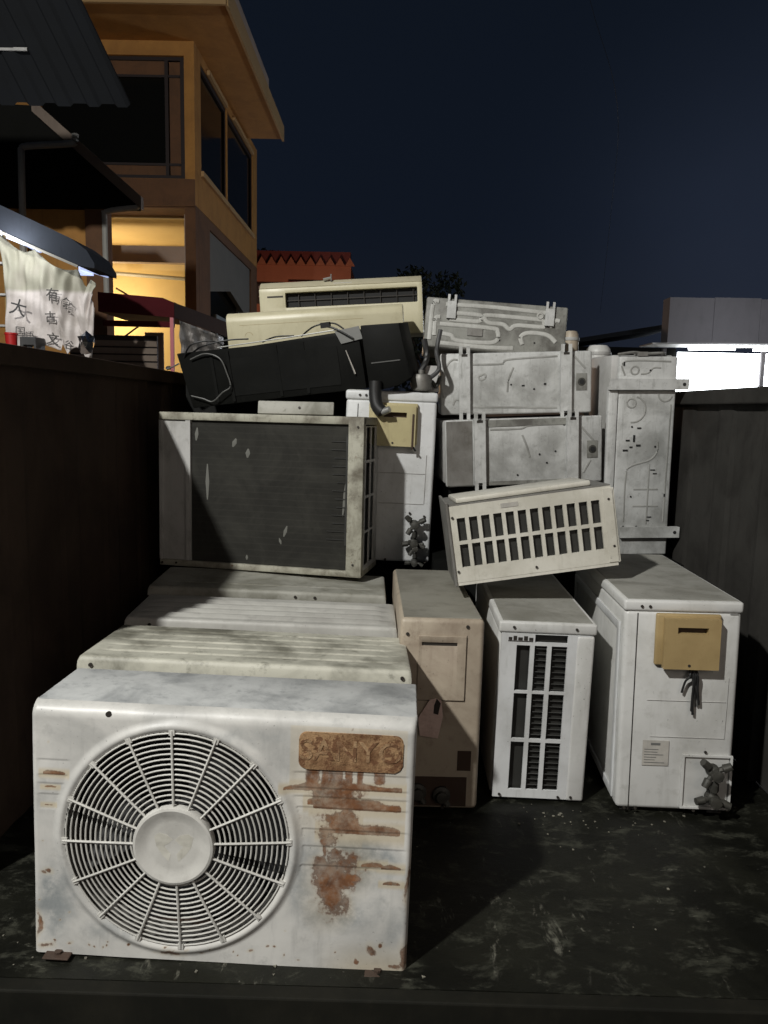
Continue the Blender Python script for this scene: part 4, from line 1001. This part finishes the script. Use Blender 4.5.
P('shelf', bx(bx(bx(bmesh.new(), -3.2, -2.90, 5.92, 6.0, 1.72, 1.735), -3.2, -2.90, 5.92, 6.0, 1.95, 1.965), -3.2, -2.90, 5.92, 6.0, 2.18, 2.195), 'side', t)
P('counter', bx(B(-3.25, -2.2, 5.55, 6.0, 1.43, 1.468), -3.22, -2.23, 5.58, 5.97, G, 1.428), 'barge', t)
# banner: creased sheet with brushed characters
def banner_mat():
    m = mat('creased_white_banner', (.5, .46, .42), .75); tt = m.node_tree; p = tt.nodes['Principled BSDF']
    v = N(tt, 'ShaderNodeTexCoord').outputs['Object']
    n1 = noise(tt, v, 6, 6, .6); sp = N(tt, 'ShaderNodeSeparateXYZ'); tt.links.new(v, sp.inputs[0])
    c = mixc(tt, rampf(tt, sp.outputs[2], .62, .66), (.62, .57, .54), (.34, .33, .26))
    c = mixc(tt, mul(tt, rampf(tt, n1, .45, .7), .5), c, (.30, .27, .23))
    tt.links.new(c, p.inputs['Base Color']); p.inputs['Transmission Weight'].default_value = 0
    return m
M['banner'] = banner_mat()
t = thing('cloth_banner', 'creased white cloth banner with black brushed characters hanging under the blue canopy', 'banner', (-2.60, 5.86, 1.34))
bm = bmesh.new(); nx_, nz_ = 70, 50; gvv = []
for i in range(nx_+1):
    u = i/nx_; x = -.34+u*.68; row = []
    topz = 1.06-.30*u-.06*abs(math.sin(u*7.5))-.10*max(0, 1-abs(u-.88)/.06); 
    botz = .20+.05*math.sin(u*5) if u < .62 else .20-.16*(u-.62)/.38+.10*abs(math.sin(u*14))
    if u > .93: botz += (u-.93)*5.5
    for j in range(nz_+1):
        v_ = j/nz_; z = botz+(topz-botz)*v_
        y = .009*math.sin(u*31+v_*5+2*math.sin(v_*6))*(0.2+v_)+.006*math.sin(u*61-v_*9)+.008*math.sin(v_*19+u*9)+.03*math.sin(u*9)
        row.append(bm.verts.new((x+.02*math.sin(v_*4+u*3), y, z)))
    gvv.append(row)
for i in range(nx_):
    for j in range(nz_): bm.faces.new((gvv[i][j], gvv[i+1][j], gvv[i+1][j+1], gvv[i][j+1]))
bn = obj('cloth', bm, M['banner'], t, True)
sd_ = bn.modifiers.new('thickness', 'SOLIDIFY'); sd_.thickness = .003
M['ink'] = mat('black_brush_ink', (.07, .065, .06), .8)
for ch_, x, z, s_, r_ in (('有', .06, .60, .10, .05), ('古', .04, .44, .085, -.05), ('文', .05, .28, .095, .12), ('食', .155, .54, .09, .15), ('大', -.20, .50, .13, .25), ('国', -.19, .33, .08, .05), ('语', -.12, .30, .07, .0), ('谷', .17, .24, .07, .2)):
    try:
        bm = text_bm(ch_, s_, .001, .001 if ch_ not in '国语' else 0)
        bm.transform(Matrix.Translation((x, -.062, z)) @ Matrix.Rotation(r_, 4, 'Y')); 
        obj('character', bm, M['ink'] if ch_ not in '国语大' else M['darkgrey'], bn)
    except Exception as ex: print('text', ex)
M['foil'] = mat('foil', (.8, .8, .82), .15, 1)
t = thing('plastic_bag', 'crumpled shiny clear bag at the lower right corner of the banner', 'bag', (-2.27, 5.72, 1.60))
bm = bmesh.new(); bmesh.ops.create_icosphere(bm, subdivisions=2, radius=.06)
for v_ in bm.verts: v_.co *= random.uniform(.55, 1.25); v_.co.z *= 1.3
obj('bag', bm, M['foil'], t)
M['redp'] = mat('red_plastic', (.50, .02, .02), .4, 0); M['redp'].node_tree.nodes['Principled BSDF'].inputs['Roughness'].default_value = .45
t = thing('red_bucket', 'small red plastic bucket just above the left side board', 'bucket', (-2.80, 5.68, 1.469))
bm = bmesh.new(); lathe(bm, [(.035, 0), (.042, .17), (.046, .172), (.046, .185), (.040, .185), (.034, .01)], n=20); obj('tub', bm, M['redp'], t, True)
t = thing('black_crate', 'dark crate beside the red bucket', 'crate', (-2.68, 5.68, 1.469))
bm = grid_panel(bmesh.new(), [-.06, -.035, .04, .06], [0, .03, .10, .16], lambda i, j: i == 1 and j == 1, 0, .15); obj('frame', bevel(bm, .004, 1), M['darkgrey'], t)
t = thing('roller_shutter', 'brown ribbed shutter behind the foot of the banner', 'shutter', (-2.5, 6.8, G))
bm = bmesh.new()
for k in range(14): bx(bm, -.35, .42, 0, .02, 1.9+k*.062, 1.9+k*.062+.048)
obj('slats', bm, M['barge'], t); obj('backing', B(-.35, .42, .021, .04, 0, 2.8), M['wframe'], t)
# maroon canopy
M['maroon'] = weathered('maroon_canvas', (.075, .010, .013), (.05, .008, .01), .4, .1, 0, 1, .8, spec=.1)
M['maroon2'] = weathered('faded_brown_canvas', (.05, .027, .025), (.03, .018, .015), .4, .1, 0, 1, .8, spec=.1)
t = thing('maroon_awning', 'maroon canvas awning with a pink post in front of the lit porch', 'awning', (-2.2, 7, G))
T0 = Matrix.Translation((2.2, -7, -G))
bm = prism(bmesh.new(), [(-2.66, 2.14), (-2.08, 2.10), (-1.98, 2.06), (-1.98, 1.93), (-2.66, 1.97)], 7.0, 7.7); P('valance', bm, 'maroon', t)
bm = bmesh.new(); v8 = [bm.verts.new(p) for p in ((-1.978, 7.0, 2.06), (-1.978, 7.0, 1.93), (-1.72, 8.6, 1.86), (-1.72, 8.6, 2.02), (-1.99, 7.0, 2.07), (-2.0, 8.6, 2.06))]
bm.faces.new((v8[0], v8[1], v8[2], v8[3])); bm.faces.new((v8[0], v8[3], v8[5], v8[4])); P('side_flap', bm, 'maroon2', t)
P('cross_bar', B(-2.64, -2.0, 7.05, 7.09, 1.85, 1.90), 'maroon', t)
M['pinkpost'] = mat('pink_painted_post', (.55, .16, .18), .6)
P('post', B(-2.02, -1.99, 7.0, 7.03, G, 1.93), 'pinkpost', t)
P('brace', tube(bmesh.new(), [(-2.55, 7.1, 1.70), (-2.33, 7.1, 1.86)], .008, 6), 'wframe', t)
bm = bmesh.new(); bx(bm, -2.50, -2.46, 7.1, 7.14, G, 1.72); P('leg', bm, 'pipe', t)
P('notice_board', B(-2.44, -2.26, 7.6, 7.62, G, 1.85), 'pinkw', t)
M['film'] = weathered('cloudy_plastic_film', (.38, .36, .34), (.12, .11, .10), .9, .2, 0, 3, .35, .2)
t = thing('plastic_sheet', 'cloudy crumpled plastic sheet hanging below the maroon awning', 'plastic sheet', (-1.86, 7.15, 1.3))
bm = bmesh.new(); rows = []
for i in range(25):
    row = []
    for j in range(17):
        u, v_ = i/24, j/16; row.append(bm.verts.new((-.11+.30*u, .03*math.sin(u*21+v_*6)+.02*math.sin(v_*17)+u*.4, .20+(.42-.10*u)*v_)))
    rows.append(row)
for i in range(24):
    for j in range(16): bm.faces.new((rows[i][j], rows[i+1][j], rows[i+1][j+1], rows[i][j+1]))
o = obj('film', bm, M['film'], t, True); q = o.modifiers.new('thickness', 'SOLIDIFY'); q.thickness = .002

# ------------------------------------------------------------------ far red shrine-like building
M['redw'] = weathered('terracotta_red_wall', (.27, .085, .042), (.17, .055, .03), .4, .1, 0, .15, .8, .2)
M['reddk'] = mat('dark_red_trim', (.10, .012, .008), .7)
M['signbg'] = mat('dark_sign_board', (.035, .022, .016), .7); M['signtx'] = mat('faded_sign_digits', (.22, .18, .18), .7)
t = thing('red_shop_building', 'terracotta red flat building with a zigzag roof edge and a number board, behind the pile', 'building', (-3.5, 30, G))
T0 = Matrix.Translation((3.5, -30, -G))
P('wall', B(-9, -1.75, 30, 34, G, 6.45), 'redw', t)
bm = bmesh.new(); x = -9.0
while x < -1.8: prism(bm, [(x, 6.455), (x+.36, 6.455), (x+.18, 6.75)], 29.9, 30.05); x += .37
P('roof_teeth', bm, 'redw', t)
bm = bmesh.new(); bx(bm, -9, -1.78, 30.06, 30.5, 6.46, 6.98); P('dark_fascia', bm, 'reddk', t)
sb = P('number_board', B(-6.1, -4.2, 29.85, 29.98, 5.0, 5.72), 'signbg', t)
bm = text_bm('218', .62, .02, .01); bm.transform(Matrix.Translation((-4.78, 29.82, 5.42))); P('digits', bm, 'signtx', sb)
P('band', bx(bmesh.new(), -4.1, -1.75, 29.9, 29.99, 5.72, 5.86), 'reddk', t)
lamp('red_wall_light', 'POINT', (-3.2, 26.0, 3.0), 420, (1, .70, .5), .6)  # point light that brightens the red building's front

# ------------------------------------------------------------------ trees beyond
M['leaf'] = weathered('night_foliage', (.016, .022, .010), (.010, .014, .006), .5, .1, 0, .3, .8)
M['bark'] = mat('bark', (.05, .035, .025), .9)
def tree(loc, H, rad, label, seed):
    rnd = random.Random(seed)
    t = thing('tree', label, 'tree', loc, (0, 0, 0), 'dark trees beyond the buildings')
    bm = bmesh.new(); tube(bm, [(0, 0, 0), (.1, 0, H*.3), (0, .1, H*.6)], [.22, .16, .08], 8)
    for k in range(7):
        a = rnd.random()*6.28; tube(bm, [(0, 0, H*(.3+.04*k)), (math.cos(a)*rad*.6, math.sin(a)*rad*.6, H*(.55+.05*k))], [.08, .02], 6)
    obj('trunk', bm, M['bark'], t)
    bm = bmesh.new()
    cl = [(rnd.gauss(0, rad*.42), rnd.gauss(0, rad*.42), H*.72+rnd.gauss(0, H*.13), rad*rnd.uniform(.22, .42)) for _ in range(26)]
    for cx, cy, cz, cr in cl:
        for _ in range(190):
            d_ = Vector((rnd.gauss(0, 1), rnd.gauss(0, 1), rnd.gauss(0, 1))).normalized()*cr*rnd.uniform(.5, 1.1)
            c_ = Vector((cx, cy, cz))+d_; e_ = Euler((rnd.random()*6, rnd.random()*6, 0)).to_matrix(); s_ = rnd.uniform(.10, .2)
            bm.faces.new([bm.verts.new(c_+e_ @ Vector(p)*s_) for p in ((-1, 0, 0), (0, -.5, 0), (1, 0, 0), (0, .5, 0))])
    obj('crown', bm, M['leaf'], t)
tree((-6.6, 41, G), 9.6, 2.6, 'low dark tree above the left end of the red building', 1)
tree((-4.6, 40, G), 9.3, 2.4, 'dark rounded tree above the middle of the red building', 2)
tree((1.6, 40, G), 8.6, 2.6, 'dark tree just right of the topmost indoor unit', 3)

# ------------------------------------------------------------------ floodlit building on the right
M['panelw'] = weathered('grey_mauve_panel', (.25, .235, .24), (.16, .15, .155), .4, .1, 0, .2, .8, .3)
M['lit'] = mat('floodlit_opening', (.9, .9, .9), .5, 0, (.93, .97, 1), 9.)
t = thing('floodlit_shed', 'grey block building over a glaring white lit opening, right edge', 'building', (8.5, 20, G))
T0 = Matrix.Translation((-8.5, -20, -G))
bm = bmesh.new()
for k, (a, b) in enumerate(((6.9, 8.02), (8.04, 9.2), (9.22, 10.6), (10.62, 12.5))): bx(bm, a, b, 20+k*.03, 20.5, 2.98, 4.10+.02*(k % 2))
P('upper_wall', bm, 'panelw', t)
P('lit_opening', B(7.62, 12.5, 21.2, 21.25, G, 2.84), 'lit', t)
for x in (9.46, 6.9): P('post', B(x, x+.1, 20.3, 20.4, G, 2.85), 'panelw', t)
bm = bmesh.new(); prism(bm, [(6.2, 2.88), (12.5, 2.96), (12.5, 2.93), (6.2, 2.85)], 19.0, 20.0); P('awning_sheet', bm, 'pipe', t)
for x in (7.3, 8.9): 
    bm = bmesh.new(); tube(bm, [(x, 19.6, 2.80), (x+1.15, 19.6, 2.815)], .03, 8); P('strip_lamp', bm, 'lit', t)
P('low_wall', B(6.9, 12.5, 20.6, 20.7, G, 1.5), 'panelw', t)
t = thing('low_roof_shed', 'low dark shed with a shallow grey roof, left of the floodlit building', 'shed', (5.9, 21, G))
T0 = Matrix.Translation((-5.9, -21, -G))
P('wall', B(4.6, 7.6, 21.3, 24, G, 2.95), 'darkroof', t)
bm = prism(bmesh.new(), [(4.4, 3.05), (7.6, 3.62), (7.6, 3.50), (4.4, 2.95)], 21, 24); P('roof', bm, 'corr', t)
t = thing('overhead_wire', 'faint thin cable crossing the night sky on the right', 'cable', (5.6, 25, 13.4))
bm = bmesh.new(); tube(bm, smooth_path([(-1.2, 0, 4), (0, 0, 0.05), (1.0, 0, -2.9), (2.6, 6, -4.2), (6, 20, -6.6)], 6), .007, 5); obj('cable', bm, M['darkgrey'], t)
